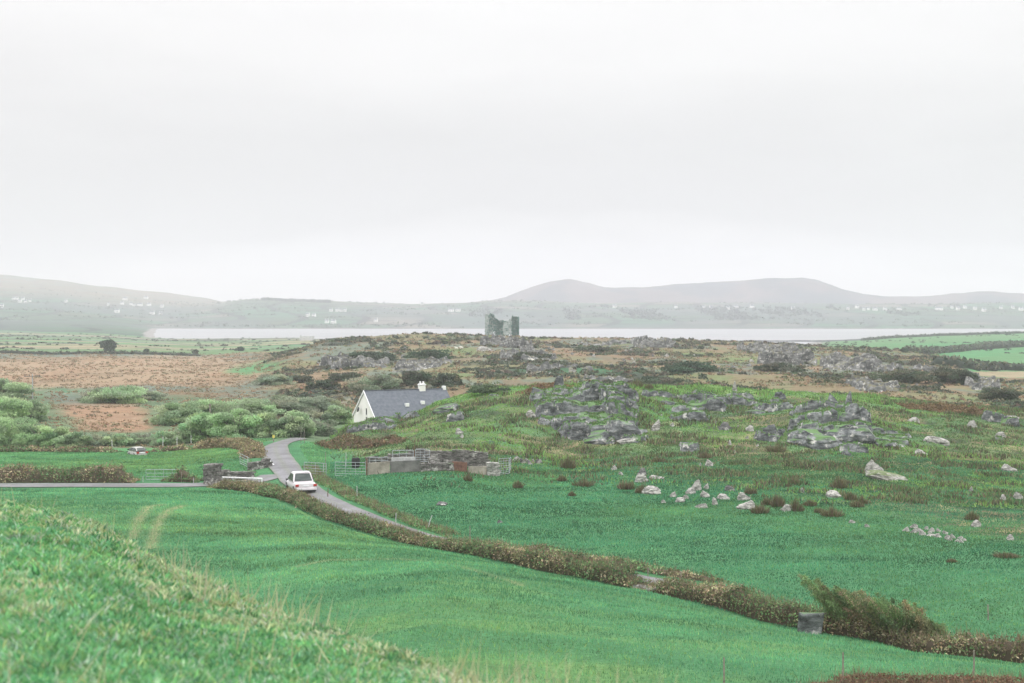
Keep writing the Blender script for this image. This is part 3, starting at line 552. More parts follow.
clumps(10600, 236, 660, 262, 1185, lambda X, Y, px: heath_ok(X, Y, px) & (fbm(X, Y * .6, 20, 154, 5) + .15 * (vnoise(X / 5, Y / 5, 3) - .5) > .515),
       lambda X, Y: pick([(.085, .105, .075, 3), (.10, .115, .075, 2), (.14, .12, .09, 1.5), (.095, .13, .075, 1)], len(X), .2), lambda X, Y: .55 + .0012 * Y, 18, 'heather', 'dark heather and low gorse over the heath hill')
clumps(18000, 236, 700, 262, 1185, lambda X, Y, px: heath_ok(X, Y, px) & (vnoise(X / 7, Y / 7, 13) > .35),
       lambda X, Y: pick([(.24, .21, .13, 2), (.24, .17, .11, 2.5), (.17, .19, .10, 2.5), (.15, .165, .115, 2), (.29, .20, .135, 1)], len(X), .18), lambda X, Y: .28 + .0008 * Y, 9, 'moor_grass', 'tawny moor grass tussocks over the heath hill', .7)
clumps(9000, 186, 700, -80, 300, lambda X, Y, px: vnoise(X / 9, Y / 9, 15) > .3,
       lambda X, Y: np.where((fbm(X, Y * .5, 22, 161, 3) > .53)[:, None], pick([(.27, .205, .135, 2), (.22, .19, .125, 1)], len(X), .1), pick([(.30, .22, .14, 3), (.25, .17, .11, 1.5), (.27, .24, .15, 1.5), (.19, .19, .11, 1)], len(X), .08)), lambda X, Y: .22 + .0007 * Y, 8, 'bog_grass', 'russet bog grass over the flat plain', .5)
clumps(5200, 690, 1560, -80, 1090, lambda X, Y, px: (fbm(X * .3, Y, 22, 166, 4) > .57) & (CAMZ - base_drop(X, Y) > .6) & ~((px > 850) & (fbm(X * .3, Y, 22, 166, 4) < .63)),
       lambda X, Y: pick([(.06, .075, .06, 2), (.09, .10, .07, 1)], len(X), .2), lambda X, Y: 1.3 + 0 * X, 14, 'scrub', 'low dark scrub scattered over the plain before the loch')
clumps(7000, 2660, 4100, -80, 1090, lambda X, Y, px: (fbm(X * .3, Y, 60, 181, 4) > .58) & (hf(X, Y) > 2),
       lambda X, Y: pick([(.05, .07, .055, 2), (.08, .10, .07, 1)], len(X), .2), lambda X, Y: 3.6 + 0 * X, 9, 'woodland', 'far trees and hedges across the loch', .8)

clumps(1100, 3640, 3720, 262, 330, lambda X, Y, px: (px < 330) & (vnoise(X / 60, Y / 60, 19) > .3), lambda X, Y: pick([(.03, .05, .045, 2)], len(X), .2), lambda X, Y: 3.6 + 0 * X, 10, 'woodland', 'dark conifer strip along the far skyline left of the castle', 1.3)
clumps(2200, 2950, 3500, 470, 960, lambda X, Y, px: (vnoise(X / 45, Y / 400, 23) > .62), lambda X, Y: pick([(.035, .055, .05, 2)], len(X), .2), lambda X, Y: 5 + 0 * X, 10, 'woodland', 'dark shelter trees along the house row across the loch', 1.2)

# ================================================================== TREES, BUSHES, HEDGES
def crown_pts(w, d, h, n, clumpn, lean=0, lift=.0):
    cs = []
    for k in range(clumpn):
        a = random.uniform(0, 2 * math.pi); r = math.sqrt(random.random()) * .78
        zz = random.uniform(.05, 1) * math.sqrt(max(0, 1 - r * r * .9)); cs.append((math.cos(a) * r * w / 2 + lean * zz, math.sin(a) * r * d / 2, lift * h + zz * h * (.8 - lift), random.uniform(.16, .3)))
    cs = np.array(cs); k = RNG.integers(0, clumpn, n); q = RNG.normal(size=(n, 3)); q /= np.linalg.norm(q, axis=1)[:, None]; q *= RNG.uniform(.55, 1.05, (n, 1))
    rr = cs[k, 3][:, None] * np.array([[w, d, h * .9]]) * .62
    P = cs[k, :3] + q * rr; P[:, 2] = np.abs(P[:, 2]); return P, k
def bush(name, label, cat, group, x, y, w, h, pal, leaf=.16, n=2600, clumpn=16, lean=0, lift=0, stem=(.12, .1, .08), d=None, stems=5, rz=0, streak=False):
    root = empty(name, (x, y, gz(x, y) - .05), rz); tag(root, label, cat, group)
    P, k = crown_pts(w, d or w * .8, h, n, clumpn, lean, lift); cc = pick(pal, clumpn, .14)[k] * (1 + RNG.normal(0, .10, (n, 1)))
    V, Fq, Cc = leaves(P, RNG.uniform(.7, 1.3, n) * leaf, np.clip(cc, .01, .9))
    if streak: V[:, 2] = np.where(np.arange(len(V)) % 4 == 2, V[:, 2] + leaf * .9, V[:, 2])
    np_mesh('crown', V, Fq, M['willow' if streak else 'leaf'], root, cols=Cc)
    mb = MB()
    for q in range(stems):
        a = random.uniform(0, 6.28); r = .05 * w; b1 = Vector((0, 0, -.1)); th = max(.02, h * .018)
        m1 = Vector((math.cos(a) * w * .12 + lean * .4, math.sin(a) * w * .12, h * .4)); e1 = Vector((math.cos(a) * w * .28 + lean * .8, math.sin(a) * w * .25, h * random.uniform(.65, .85)))
        mb.tube(b1, m1, th, th * .7, 5); mb.tube(m1, e1, th * .7, th * .25, 5)
        for _ in range(3):
            e2 = m1.lerp(e1, random.uniform(.2, .9)); mb.tube(e2, e2 + Vector((random.uniform(-.15, .15) * w, random.uniform(-.15, .15) * w, h * .15)), th * .35, th * .1, 4)
    mb.build('trunk', M['bark'], root); return root
M['bark'] = noise_mat('grey_bark', (.09, .08, .07), (.18, .165, .15), 5, .95, .2, 15)
WIL = [(.36, .48, .28, 3), (.32, .43, .26, 3), (.42, .53, .31, 2), (.27, .37, .22, 2)]
WGR = [(.31, .35, .25, 2), (.27, .34, .23, 2), (.36, .38, .28, 1)]
WG2 = [(.38, .53, .29, 3), (.33, .47, .26, 2), (.43, .57, .32, 1)]
DKB = [(.09, .115, .075, 2), (.12, .125, .085, 1), (.075, .105, .07, 1)]
scrub = [  # base bearing, foot, width, height, palette, label
 (4, 399, 54, 25, WIL, 'rounded pale green willow highest at the left edge'), (-2, 424, 70, 33, WG2, 'willow at the left edge between the highest one and the field'),
 (30, 421, 42, 24, WIL, 'willow sloping down to the bog behind the left edge willows'), (8, 446, 66, 36, WG2, 'broad pale willow directly above the small field at far left'),
 (44, 446, 56, 27, WG2, 'willow right of the broad one above the small field'), (73, 447, 40, 17, WIL, 'low willow tapering off at the right end of the left thicket'),
 (98, 446, 36, 14, WGR, 'thin grey leafless scrub between left thicket and parked car'), (119, 446, 34, 14, WIL, 'small green willow behind the parked white car'),
 (144, 445, 28, 15, WGR, 'grey twiggy scrub right of the parked car'), (166, 446, 32, 17, WIL, 'small round green willow before the big thicket'),
 (115, 403, 66, 20, WIL, 'lone willow clump in the middle of the russet bog'), (92, 401, 30, 12, WGR, 'small grey bush at the left foot of the lone bog willow'),
 (178, 424, 54, 29, WIL, 'first tall willow at the left end of the big thicket'), (204, 418, 60, 22, WIL, 'willow at the back of the thicket behind the thin pole'),
 (205, 441, 56, 36, WG2, 'bright willow with the thin pole before it'), (236, 439, 54, 34, WG2, 'bright full willow at the middle of the thicket front'),
 (262, 437, 44, 29, WIL, 'willow in the thicket front where the lane bends'), (290, 437, 46, 30, WIL, 'darker green willow straight above the lane bend'),
 (314, 435, 44, 28, WGR, 'grey willow at the right end of the thicket front'), (250, 416, 62, 20, WIL, 'willow in the middle back row of the thicket'),
 (288, 414, 60, 22, WGR, 'grey green willow in the back row above the lane bend'), (322, 413, 50, 20, WGR, 'grey brown willow in the back row near the cottage'),
 (338, 424, 30, 22, WIL, 'pale willow just left of the cottage gable'), (150, 400, 34, 10, WGR, 'flat grey scrub joining bog willow and thicket'),
 (378, 391, 54, 19, WGR, 'grey brown leafless scrub behind the cottage roof'), (322, 389, 32, 12, DKB, 'dark gorse bush behind and left of the cottage'),
 (342, 380, 36, 10, DKB, 'dark low gorse above the grey scrub of the cottage'), (415, 384, 38, 16, DKB, 'dark bush rising behind the cottage chimney'),
 (446, 386, 32, 15, DKB, 'dark bush behind the right end of the roof'), (490, 392, 46, 10, [(.14, .19, .11, 2), (.11, .16, .1, 1)], 'low pale green shrub behind the grassy brow'),
 (272, 385, 40, 12, WGR, 'grey scrub on the left foot of the heath hill'), (300, 383, 30, 10, DKB, 'dark scrub on the left foot of the heath hill'),
 (372, 362, 54, 12, [(.06, .10, .06, 2), (.08, .11, .07, 1)], 'wide dark green gorse bank high on the heath hill'), (430, 359, 50, 11, [(.06, .10, .06, 2), (.08, .11, .07, 1)], 'dark green gorse bank right of the widest one'),
 (690, 372, 56, 13, [(.07, .12, .075, 2), (.08, .11, .07, 1)], 'deep green gorse mound on the heath above the ledges'), (660, 384, 50, 9, DKB, 'dark heather mound at the foot of the green gorse mound'),
 (905, 382, 60, 14, DKB, 'dark gorse mass toward the right end of the heath'), (952, 384, 46, 20, DKB, 'rounded dark gorse ending the heath at the right'), (1000, 400, 44, 16, DKB, 'dark gorse below the tan strip at the right edge'),
 (780, 372, 50, 12, DKB, 'dark gorse among the grey crags of the heath'), (530, 360, 40, 10, DKB, 'dark gorse before the crags below the castle'), (596, 352, 40, 8, DKB, 'low dark gorse on the heath skyline right of the castle'),
]
for (bx, by, bw, bh, pal, lab) in scrub:
    x, y, z = ray(bx, by, 150 if by > 380 else 240, 900); s = y / F
    hgt = bh * s; n = int(np.clip(bw * bh * 5.5, 1200, 11000)); lf = max(.16, 1.2 * s)
    nm = 'willow' if pal in (WIL, WG2) else ('scrub_bush' if pal is WGR else 'gorse_bush')
    bush(nm, lab, 'bush' if nm != 'willow' else 'willow', 'bushes and scrub willows of the valley', x, y, bw * s * 1.12, hgt, pal, lf, n, 34, stems=5, d=bw * s * .8, streak=(nm != 'gorse_bush'))
# windswept willow pair in the main hedge
PALW = [(.10, .13, .055, 3), (.13, .12, .065, 2), (.16, .11, .07, 2), (.08, .12, .05, 2)]
def windswept(x, y, w, h, lean, label, n=46):
    root = empty('windswept_willow', (x, y, gz(x, y) - .1)); tag(root, label, 'willow'); mb = MB(); P = []; Ck = []
    for q in range(n):
        u = random.uniform(-.5, .5); b0 = Vector((u * w * .35, random.uniform(-.25, .25) * w * .4, 0)); L_s = h * random.uniform(.55, 1.0) * (1 - .35 * (u + .5)) * 1.05
        e0 = b0 + Vector((u * w * .6 + lean * L_s / h * random.uniform(.6, 1.1), random.uniform(-.2, .2) * w, L_s)); m0 = b0.lerp(e0, .5) + Vector((-lean * .22, 0, .05)); mb.tube((0, 0, 0), b0 + Vector((0, 0, .06)), .03, .025, 5); mb.tube(b0, m0, .022, .014, 5); mb.tube(m0, e0, .014, .004, 4)
        colq = pick(PALW, 1, .2)[0]
        for t_ in np.abs(np.random.default_rng(q).normal(.75, .28, 330)).clip(.12, 1.06):
            a = b0.lerp(m0, t_ * 2) if t_ < .5 else m0.lerp(e0, (t_ - .5) * 2); sp = .06 + .20 * (1.1 - t_); P.append((a.x + random.gauss(0, sp), a.y + random.gauss(0, sp), max(.05, a.z + random.gauss(0, sp * .8)))); Ck.append(colq * random.uniform(.8, 1.3))
    V, Fq, Cc = leaves(np.array(P), RNG.uniform(.025, .06, len(P)), np.array(Ck)); V[:, 2] = np.where(np.arange(len(V)) % 4 == 2, V[:, 2] + .05, V[:, 2])
    np_mesh('crown', V, Fq, M['leaf'], root, cols=Cc); mb.build('trunk', M['bark'], root)
PALW = [(.18, .26, .11, 3), (.21, .24, .12, 2), (.25, .20, .12, 1.3), (.15, .23, .10, 2)]
for (bx, Yb, wm, hm, ln, lab) in [(853, 71.4, 2.7, 2.7, -1.3, 'windswept willow leaning left beside the grey slab'), (903, 69.4, 3.4, 2.6, -1.5, 'windswept willow leaning left at right of its twin'), (932, 68.6, 1.5, 1.5, -.3, 'small thin shrub right of the windswept willows')]:
    windswept((bx - 512) / F * Yb, Yb, wm, hm, ln, lab, 64 if wm > 2 else 18)
# single trees on the plain
TG = [(.05, .09, .06, 2), (.07, .11, .07, 1)]
for (bx, by, bw, bh, nm, lab) in [(108, 351, 21, 14, 'broadleaf_tree', 'lone round dark tree standing on the plain'), (146, 353, 7, 5, 'broadleaf_tree', 'small dark tree right of the lone round tree'), (195, 354, 8, 5, 'broadleaf_tree', 'small dark tree halfway to the heath hill'),
                             (240, 351, 12, 5, 'broadleaf_tree', 'low dark tree group near the loch on the left'), (905, 362, 7, 5, 'broadleaf_tree', 'small dark tree on the edge of the right green field'), (1008, 335, 6, 3, 'broadleaf_tree', 'tiny tree on the skyline of the right headland'), (997, 334.5, 5, 3, 'broadleaf_tree', 'tiny tree left of the headland skyline tree')]:
    x, y, z = ray(bx, by, 560, 1600); s = y / F
    bush(nm, lab, 'tree', 'single trees on the plain', x, y, bw * s, bh * s, TG, .6 * s * 2.2, 3200 if bw > 15 else 300, 22, lift=.04, stems=3)

def along(P, step):
    P = np.array(P, float); out = []
    for a, b in zip(P[:-1], P[1:]):
        n = max(1, int(np.hypot(*(b - a)) / step)); out += [a + (b - a) * k / n for k in range(n)]
    out.append(P[-1]); out = np.array(out)
    return out
def hedge(name, label, cat, P, wid, hgt, pal, dens, leaf, core=(.12, .10, .07), group=None, hv=.35, stalk=.25, tall=1.0, patch=2.6, pal2=None):
    root = empty(name, (P[0][0], P[0][1], gz(*P[0]))); tag(root, label, cat, group); o3 = np.array([P[0][0], P[0][1], gz(*P[0])])
    C = along(P, .7); tg = np.gradient(C, axis=0); tg /= np.linalg.norm(tg, axis=1)[:, None]; nm = np.stack([-tg[:, 1], tg[:, 0]], 1)
    k = 9; th = np.linspace(0, math.pi, k); hh = hgt * (1 - hv + 2 * hv * (.6 * fbm(C[:, 0], C[:, 1], 6, 301, 3) + .4 * vnoise(C[:, 0] / 1.3, C[:, 1] / 1.3, 303))) * .9; ee = np.minimum(np.arange(len(C)), np.arange(len(C))[::-1]) * .7; hh = hh * (.12 + .88 * sstep(0, 1.6, ee)); wob = wid * .55 * (fbm(C[:, 0], C[:, 1], 4, 307, 3) - .5)[:, None]; C = C + nm * wob
    V = C[:, None, :] + nm[:, None, :] * (np.cos(th) * wid * .42)[None, :, None]; base = hf(V[..., 0], V[..., 1])
    Z = base - .1 + np.sin(th)[None] ** .6 * hh[:, None] * (.85 + .3 * vnoise(V[..., 0] * 2, V[..., 1] * 2, 7))
    VV = np.concatenate([V, Z[..., None]], -1).reshape(-1, 3) - o3; n = len(C); ii = np.arange(n * k).reshape(n, k)
    FQ = np.stack([ii[:-1, :-1].ravel(), ii[:-1, 1:].ravel(), ii[1:, 1:].ravel(), ii[1:, :-1].ravel()], 1)
    np_mesh('bank', VV, FQ, M['leaf'], root, cols=np.tile(np.array(core), (len(VV), 1)), smooth=True)
    L = np.hypot(*np.diff(C, axis=0).T).sum(); m = int(L * dens); i = RNG.integers(0, n, m); tt = RNG.uniform(0, math.pi, m); rr = RNG.uniform(.72, 1.05, m) + np.abs(RNG.normal(0, .13, m))
    p = C[i] + tg[i] * RNG.uniform(-.4, .4, (m, 1)) + nm[i] * (np.cos(tt) * wid * .5 * rr)[:, None]
    z = hf(p[:, 0], p[:, 1]) + np.sin(tt) ** .6 * hh[i] * rr
    PP = np.concatenate([p, z[:, None]], 1) - o3
    pn = fbm(p[:, 0], p[:, 1], patch, 311, 3); c = pick(pal, m, .2)
    if pal2 is not None: q = pn + RNG.normal(0, .05, m) > .52; c[q] = pick(pal2, q.sum(), .2)
    V1, F1, C1 = leaves(PP, RNG.uniform(.6, 1.4, m) * leaf, c * (1.02 + 1.5 * (fbm(p[:, 0], p[:, 1] + z * 2, 1.1, 313, 2) - .5))[:, None].clip(.4))
    ns = int(m * stalk); j = RNG.integers(0, m, ns); sh = RNG.uniform(.15, .5, ns) * tall; a = RNG.uniform(0, 6.28, ns); B = PP[j]
    w_ = leaf * .35; tp = B + np.stack([RNG.normal(0, .15, ns) * tall, RNG.normal(0, .15, ns) * tall, sh], 1); o = np.stack([np.cos(a) * w_ / 2, np.sin(a) * w_ / 2, 0 * a], 1)
    V2 = np.stack([B - o, B + o, tp], 1).reshape(-1, 3); F2 = np.arange(3 * ns).reshape(ns, 3) + len(V1); C2 = np.repeat(pick([(.24, .20, .13, 2), (.19, .14, .10, 1), (.16, .19, .09, 1)], ns, .2), 3, axis=0)
    np_mesh('foliage', np.concatenate([V1, V2]), [F1, F2], M['leaf'], root, cols=np.concatenate([C1, C2])); return root
HB = [(.29, .245, .155, 3), (.38, .33, .215, 2), (.17, .22, .09, 2.5), (.28, .205, .13, 1.5), (.42, .38, .26, .8)]
HG = [(.13, .23, .10, 3), (.18, .27, .12, 2), (.22, .205, .12, 1.5), (.085, .145, .07, 2)]
hp = [tuple(p) for p in HEDGE]
def off(P, d):
    P = np.array(P, float); tg = np.gradient(P, axis=0); tg /= np.linalg.norm(tg, axis=1)[:, None]; return [tuple(q) for q in P + np.stack([-tg[:, 1], tg[:, 0]], 1) * d]
hpo = off(hp, 1.0)
hedge('hedgerow', 'long bramble hedge curving along the lane from junction to the stony gap', 'hedge', [(-27.8, 132.2), (-24.5, 129.9)] + hpo[5:12] + [(8.0, 82.9)], 1.5, .78, HG, 330, .085, pal2=HB, stalk=.45, hv=.6, core=(.075, .07, .045))
hedge('hedgerow', 'russet bramble hedge right of the stony gap past the grey slab', 'hedge', [(8.2, 82.8)] + hpo[13:22], 1.6, 1.0, HB, 420, .075, pal2=HG, stalk=.45, hv=.6, core=(.08, .065, .045))
hedge('verge_growth', 'low tawny growth on the far side of the lane before the right field', 'verge growth', off(hp, 5.2)[9:13], 1.0, .4, HB, 120, .09, pal2=HG)
hedge('verge_growth', 'low green and brown growth along the lane opposite the white saloon', 'verge growth', off([tuple(r_[:2]) for r_ in road_c[4:9]], 2.3), 1.3, .22, [(.12, .26, .10, 3), (.16, .27, .11, 2), (.22, .25, .13, 1)], 110, .10, pal2=None, core=(.08, .16, .07), stalk=.6)
hedge('hedgerow', 'straight brown hedge along the far side of the side lane', 'hedge', [(-100, 137), (-80, 137), (-60, 136.6), (-44, 136.5), (-36.3, 136.6)], 2.2, 1.4, HG, 300, .11, pal2=HB, patch=4)
hedge('hedgerow', 'short dark hedge between the roadside gate and the stone pier', 'hedge', [(-33.2, 137.4), (-31.8, 137.2), (-30.2, 136.8)], 1.6, 1.3, DKB, 200, .13, pal2=HG, patch=4)
hedge('field_bank', 'tawny grassy bank by the lane bend beside the drystone stub', 'bank', [rp(196, 444, 16)] + [rp(222, 445, 15.8), rp(240, 446, 15.7), rp(252, 450, 15.7), rp(255, 458, 15.7)], 2.4, .95, [(.27, .23, .14, 3), (.22, .18, .11, 2), (.15, .17, .08, 1)], 150, .15, core=(.16, .13, .08))
hedge('field_bank', 'rough brown bank behind the small field left of the parked car', 'bank', [rp(-60, 451, 16.7), rp(20, 452, 16.7), rp(75, 452.5, 16.7), rp(118, 453, 16.7)], 2.0, .6, HB, 90, .17, pal2=HG)
hedge('field_bank', 'rough green bank behind the small field right of the parked car', 'bank', [rp(148, 452, 16.6), rp(170, 450, 16.5), rp(194, 447, 16.2)], 2.0, .7, HG, 90, .17, pal2=HB)
hedge('bracken', 'rusty bracken strip at the bottom right corner of the field', 'bracken', [ray(812, 691, 35, 70)[:2], ray(850, 688, 35, 70)[:2], ray(900, 687, 35, 70)[:2], ray(960, 688, 35, 70)[:2], ray(1050, 689, 35, 70)[:2]], 1.3, .42, [(.20, .11, .075, 3), (.15, .09, .06, 2), (.27, .19, .13, 1)], 420, .05, core=(.10, .07, .045))
hedge('bracken', 'russet bracken band on the slope below the cottage', 'bracken', [ray(332, 444, 130, 200)[:2], ray(352, 446, 130, 200)[:2], ray(378, 445, 130, 200)[:2], ray(402, 442, 130, 200)[:2]], 3.5, .7, [(.17, .125, .075, 3), (.21, .165, .10, 2), (.12, .14, .07, 2)], 150, .16, core=(.11, .075, .05))
hedge('bracken', 'russet bracken patch on the brow above the left crags', 'bracken', [ray(528, 394, 150, 200)[:2], ray(545, 390, 150, 200)[:2], ray(556, 387, 150, 200)[:2]], 4, .55, [(.19, .12, .07, 3), (.15, .11, .06, 1)], 150, .16, core=(.12, .08, .05))
hedge('bracken', 'russet bracken on the brow at the right of the slope', 'bracken', [ray(905, 408, 150, 205)[:2], ray(935, 411, 150, 205)[:2], ray(972, 413, 150, 205)[:2], ray(992, 416, 150, 205)[:2]], 5, .7, [(.19, .13, .075, 3), (.15, .11, .06, 1)], 170, .16, core=(.12, .085, .05))
def far_hedge(lab, pts, y0, y1, w_=3, h_=2.2): hedge('hedgerow', lab, 'hedge', [ray(a, b, y0, y1)[:2] for a, b in pts], w_, h_, DKB, 3.2, .9, core=(.05, .065, .05), stalk=0)
far_hedge('dark hedge crossing the green headland at the right', [(905, 357), (940, 353), (980, 349.5), (1040, 346)], 600, 1400, 4, 3)
far_hedge('thin broken hedge above the longer one on the headland', [(930, 350), (960, 348), (1000, 343.5), (1050, 341.5)], 600, 1450, 3, 1.6)
far_hedge('scrubby hedge along the shore of the green headland', [(862, 340.8), (900, 337.8), (945, 335.8), (1040, 333)], 1100, 1500, 4, 2.5)
far_hedge('dark hedge at the foot of the headland fields', [(930, 365), (960, 368), (1000, 370), (1050, 371)], 430, 900, 4, 2.6)
far_hedge('dark field hedge across the plain below the lone tree', [(-20, 354), (60, 354.5), (130, 354), (200, 356)], 560, 900, 3, 1.3)

# ================================================================== ROCK
def outcrop(label, cx, cyb, wpx, hpx, amp, seed, mat='rock', sp=.2, step=.42, thr=.44, deep=1.35):
    """ledged bedrock: bottom edge at (cx, cyb), spreading up the slope"""
    x0, y0, z0 = ray(cx, cyb, 120 if mat == 'rock' else 245, 900); x1, y1, z1 = ray(cx, cyb - hpx, 120 if mat == 'rock' else 245, 900)
    y1 = max(min(y1, y0 + 60), y0 + 3); W = wpx * y0 / F; D = (y1 - y0) * deep
    gx = np.arange(-W / 2 - 1, W / 2 + 1, sp); gy = np.arange(-1.5, D + 1, sp); A, B = np.meshgrid(gx, gy); X = A + x0 + (B / max(D, 1)) * (x1 - x0); Y = B + y0
    e = 1 - np.sqrt((A / (W / 2)) ** 2 + ((B - D / 2) / (D / 2 + .8)) ** 2) + .8 * (fbm(X, Y, 4.0, seed, 4) - .5)
    if mat == 'rock': e = e - 1.5 * sstep(183.5, 187, Y)
    S_ = max(2.2, amp * 2.5); big = mat != 'rock'; S_ = S_ * (2.2 if big else 1)
    q = (B + 1.6 * S_ * (fbm(X, Y * .2, 6.5, seed + 3, 3) - .5) + .10 * A + .22 * S_ * (_hash(np.floor(X / 2.6 + .5 * np.sin(Y)), np.floor(B / S_), seed + 4) - .5)) / S_
    k_ = np.floor(q); f_ = q - k_
    pres = fbm(X + k_ * 13.7, k_ * 5.1 + 0 * X, 5.5 * (2 if big else 1), seed + 9, 3)
    blk = _hash(np.floor(X / (2.2 + .4 * (big)) + k_ * .37 + .6 * vnoise(X / 3, k_, 3)), k_, seed + 11)
    a_ = S_ * (.2 if big else .31) * sstep(thr - .02, thr + .10, pres + .04 + (.15 if amp > 1.8 and not big else 0)) * (.72 + .5 * blk) * (.6 + .8 * vnoise(X / 2.1, k_, seed + 12))
    h_ = a_ * (1 - f_ ** 1.6) * sstep(0, .05, f_) - .06 * (fbm(X, Y, .5, seed + 20, 3)) * (a_ > .05)
    h_ = h_ - .35 * a_ * (np.abs((X / (2.2 + .4 * big) + k_ * .37) % 1 - .5) > .45) * (f_ < .5)      # open joints
    m = sstep(.0, .12, e) * (a_ > .08)
    Z = hf(X, Y) + m * h_ - .35 * (1 - m)
    Y = Y - m * .45 * h_ * np.exp(-f_ / .22)                     # ledges lean out over the face below
    bl = (B / max(D, 1)); Z = Z - sstep(.85, 1.1, bl) * .25
    ii = np.arange(A.size).reshape(A.shape); FQ = np.stack([ii[:-1, :-1].ravel(), ii[:-1, 1:].ravel(), ii[1:, 1:].ravel(), ii[1:, :-1].ravel()], 1)
    Mf = m.ravel()[FQ].max(1) > .02; FQ = FQ[Mf]
    if not len(FQ): return
    # keep the one connected ledge mass (flood over the grid cells)
    g = np.zeros((A.shape[0] - 1, A.shape[1] - 1), bool); g.ravel()[np.nonzero(Mf)[0]] = True
    lab_ = np.where(g, np.arange(g.size).reshape(g.shape) + 1, 0)
    for _ in range(400):
        n_ = lab_.copy(); n_[1:] = np.maximum(n_[1:], lab_[:-1]); n_[:-1] = np.maximum(n_[:-1], lab_[1:]); n_[:, 1:] = np.maximum(n_[:, 1:], lab_[:, :-1]); n_[:, :-1] = np.maximum(n_[:, :-1], lab_[:, 1:]); n_ = np.where(g, n_, 0)
        if (n_ == lab_).all(): break
        lab_ = n_
    v_, c_ = np.unique(lab_[lab_ > 0], return_counts=True)
    if (c_ > .1 * c_.max()).sum() <= 7: FQ = FQ[(lab_.ravel()[np.nonzero(Mf)[0]] == v_[c_.argmax()])]
    used = np.unique(FQ); rm = np.full(A.size, -1); rm[used] = np.arange(len(used)); O = np.array([x0, y0, z0])
    o = np_mesh('rock_outcrop', np.stack([X, Y, Z], -1).reshape(-1, 3)[used] - O, rm[FQ], M[mat], loc=tuple(O))
    if mat == 'rock':
        ok = np.nonzero((m.ravel() > .5) & (f_.ravel() > .10) & np.isin(np.arange(A.size), used))[0]
        if len(ok) > 20:
            kk = RNG.choice(ok, int(len(ok) * 2.2)); nb_ = len(kk); bx_ = X.ravel()[kk] + RNG.uniform(-sp, sp, nb_) * .5 - O[0]; by_ = Y.ravel()[kk] + RNG.uniform(-sp, sp, nb_) * .5 - O[1]; bz_ = Z.ravel()[kk] - O[2] - .02
            gm = fbm(bx_ + x0, by_ + y0, 1.6, seed + 60, 3) > .44; bx_, by_, bz_ = bx_[gm], by_[gm], bz_[gm]; nb_ = len(bx_)
            hb_ = RNG.uniform(.08, .28, nb_); oo = np.stack([np.full(nb_, .07), 0 * bx_, 0 * bx_], 1); Bp = np.stack([bx_, by_, bz_], 1); tpp = Bp + np.stack([RNG.normal(0, .1, nb_), RNG.normal(-.05, .1, nb_), hb_], 1)
            np_mesh('turf', np.stack([Bp - oo, Bp + oo, tpp], 1).reshape(-1, 3), np.arange(3 * nb_).reshape(nb_, 3), M['blade'], o, cols=np.repeat(pick([(.12, .24, .08, 3), (.16, .24, .085, 2), (.09, .16, .07, 2), (.19, .19, .11, 1)], nb_, .15), 3, axis=0))['kind'] = 'stuff'
    tag(o, label, 'rock outcrop', 'rock ledges on the slope' if mat == 'rock' else 'crags on the heath hill')
for i, a in enumerate([
 ('widest grey cliff of stacked ledges left of centre on the slope', 590, 442, 106, 46, 1.9), ('block face under the right end of the widest cliff', 622, 437, 46, 36, 2.2),
 ('sharp crag at the left end of the widest cliff', 553, 418, 46, 22, 1.5), ('long thin ledge along the brow right of the widest cliff', 672, 402, 70, 12, 1.1),
 ('square grey ledge under the brow in the middle', 710, 412, 66, 22, 1.5), ('pale blocky ledge right of the middle ledge', 762, 412, 60, 16, 1.4), ('white streaked block cluster ending the ledge row', 785, 408, 26, 12, 1.3),
 ('small stepped rock below the ledge row', 772, 441, 42, 22, 1.2), ('pale broken rocks left of the small stepped rock', 690, 424, 40, 14, 1.0),
 ('ledges under the pale streaked face on the right', 816, 448, 50, 32, 2.0), ('dark ledged cliff round the big dome at the right', 852, 444, 54, 34, 2.1), ('flat lichen covered rock above the dark dome', 838, 405, 62, 13, 1.0),
 ('low grey ledge right of the dark dome', 905, 405, 58, 10, .9), ('rough crag above the right end of the cottage roof', 448, 416, 44, 20, 1.3), ('small ledge on the brow left of centre', 500, 398, 60, 10, .9),
 ('low craggy knuckle below the cottage roof', 412, 420, 60, 18, 1.1), ('low craggy rocks at the foot of the cottage', 372, 436, 60, 16, 1.0), ('knobbly rock in the middle of the left slope', 455, 432, 24, 16, 1.0),
 ('rugged dark ledges at the right edge', 1006, 432, 44, 18, 1.2), ('lower rocks at the right edge', 1012, 448, 32, 14, 1.1), ('mossy hump right of the dark dome', 890, 446, 52, 16, .8),
 ('flat rock lip left of the mossy boulder', 855, 456, 30, 6, .5), ('low ledge right of the sheepfold slope', 635, 443, 34, 8, .6), ('small crag on the rough slope above the boulders', 690, 455, 20, 12, .8)]):
    outcrop(a[0], a[1], a[2], a[3], a[4], a[5], 400 + i * 37)
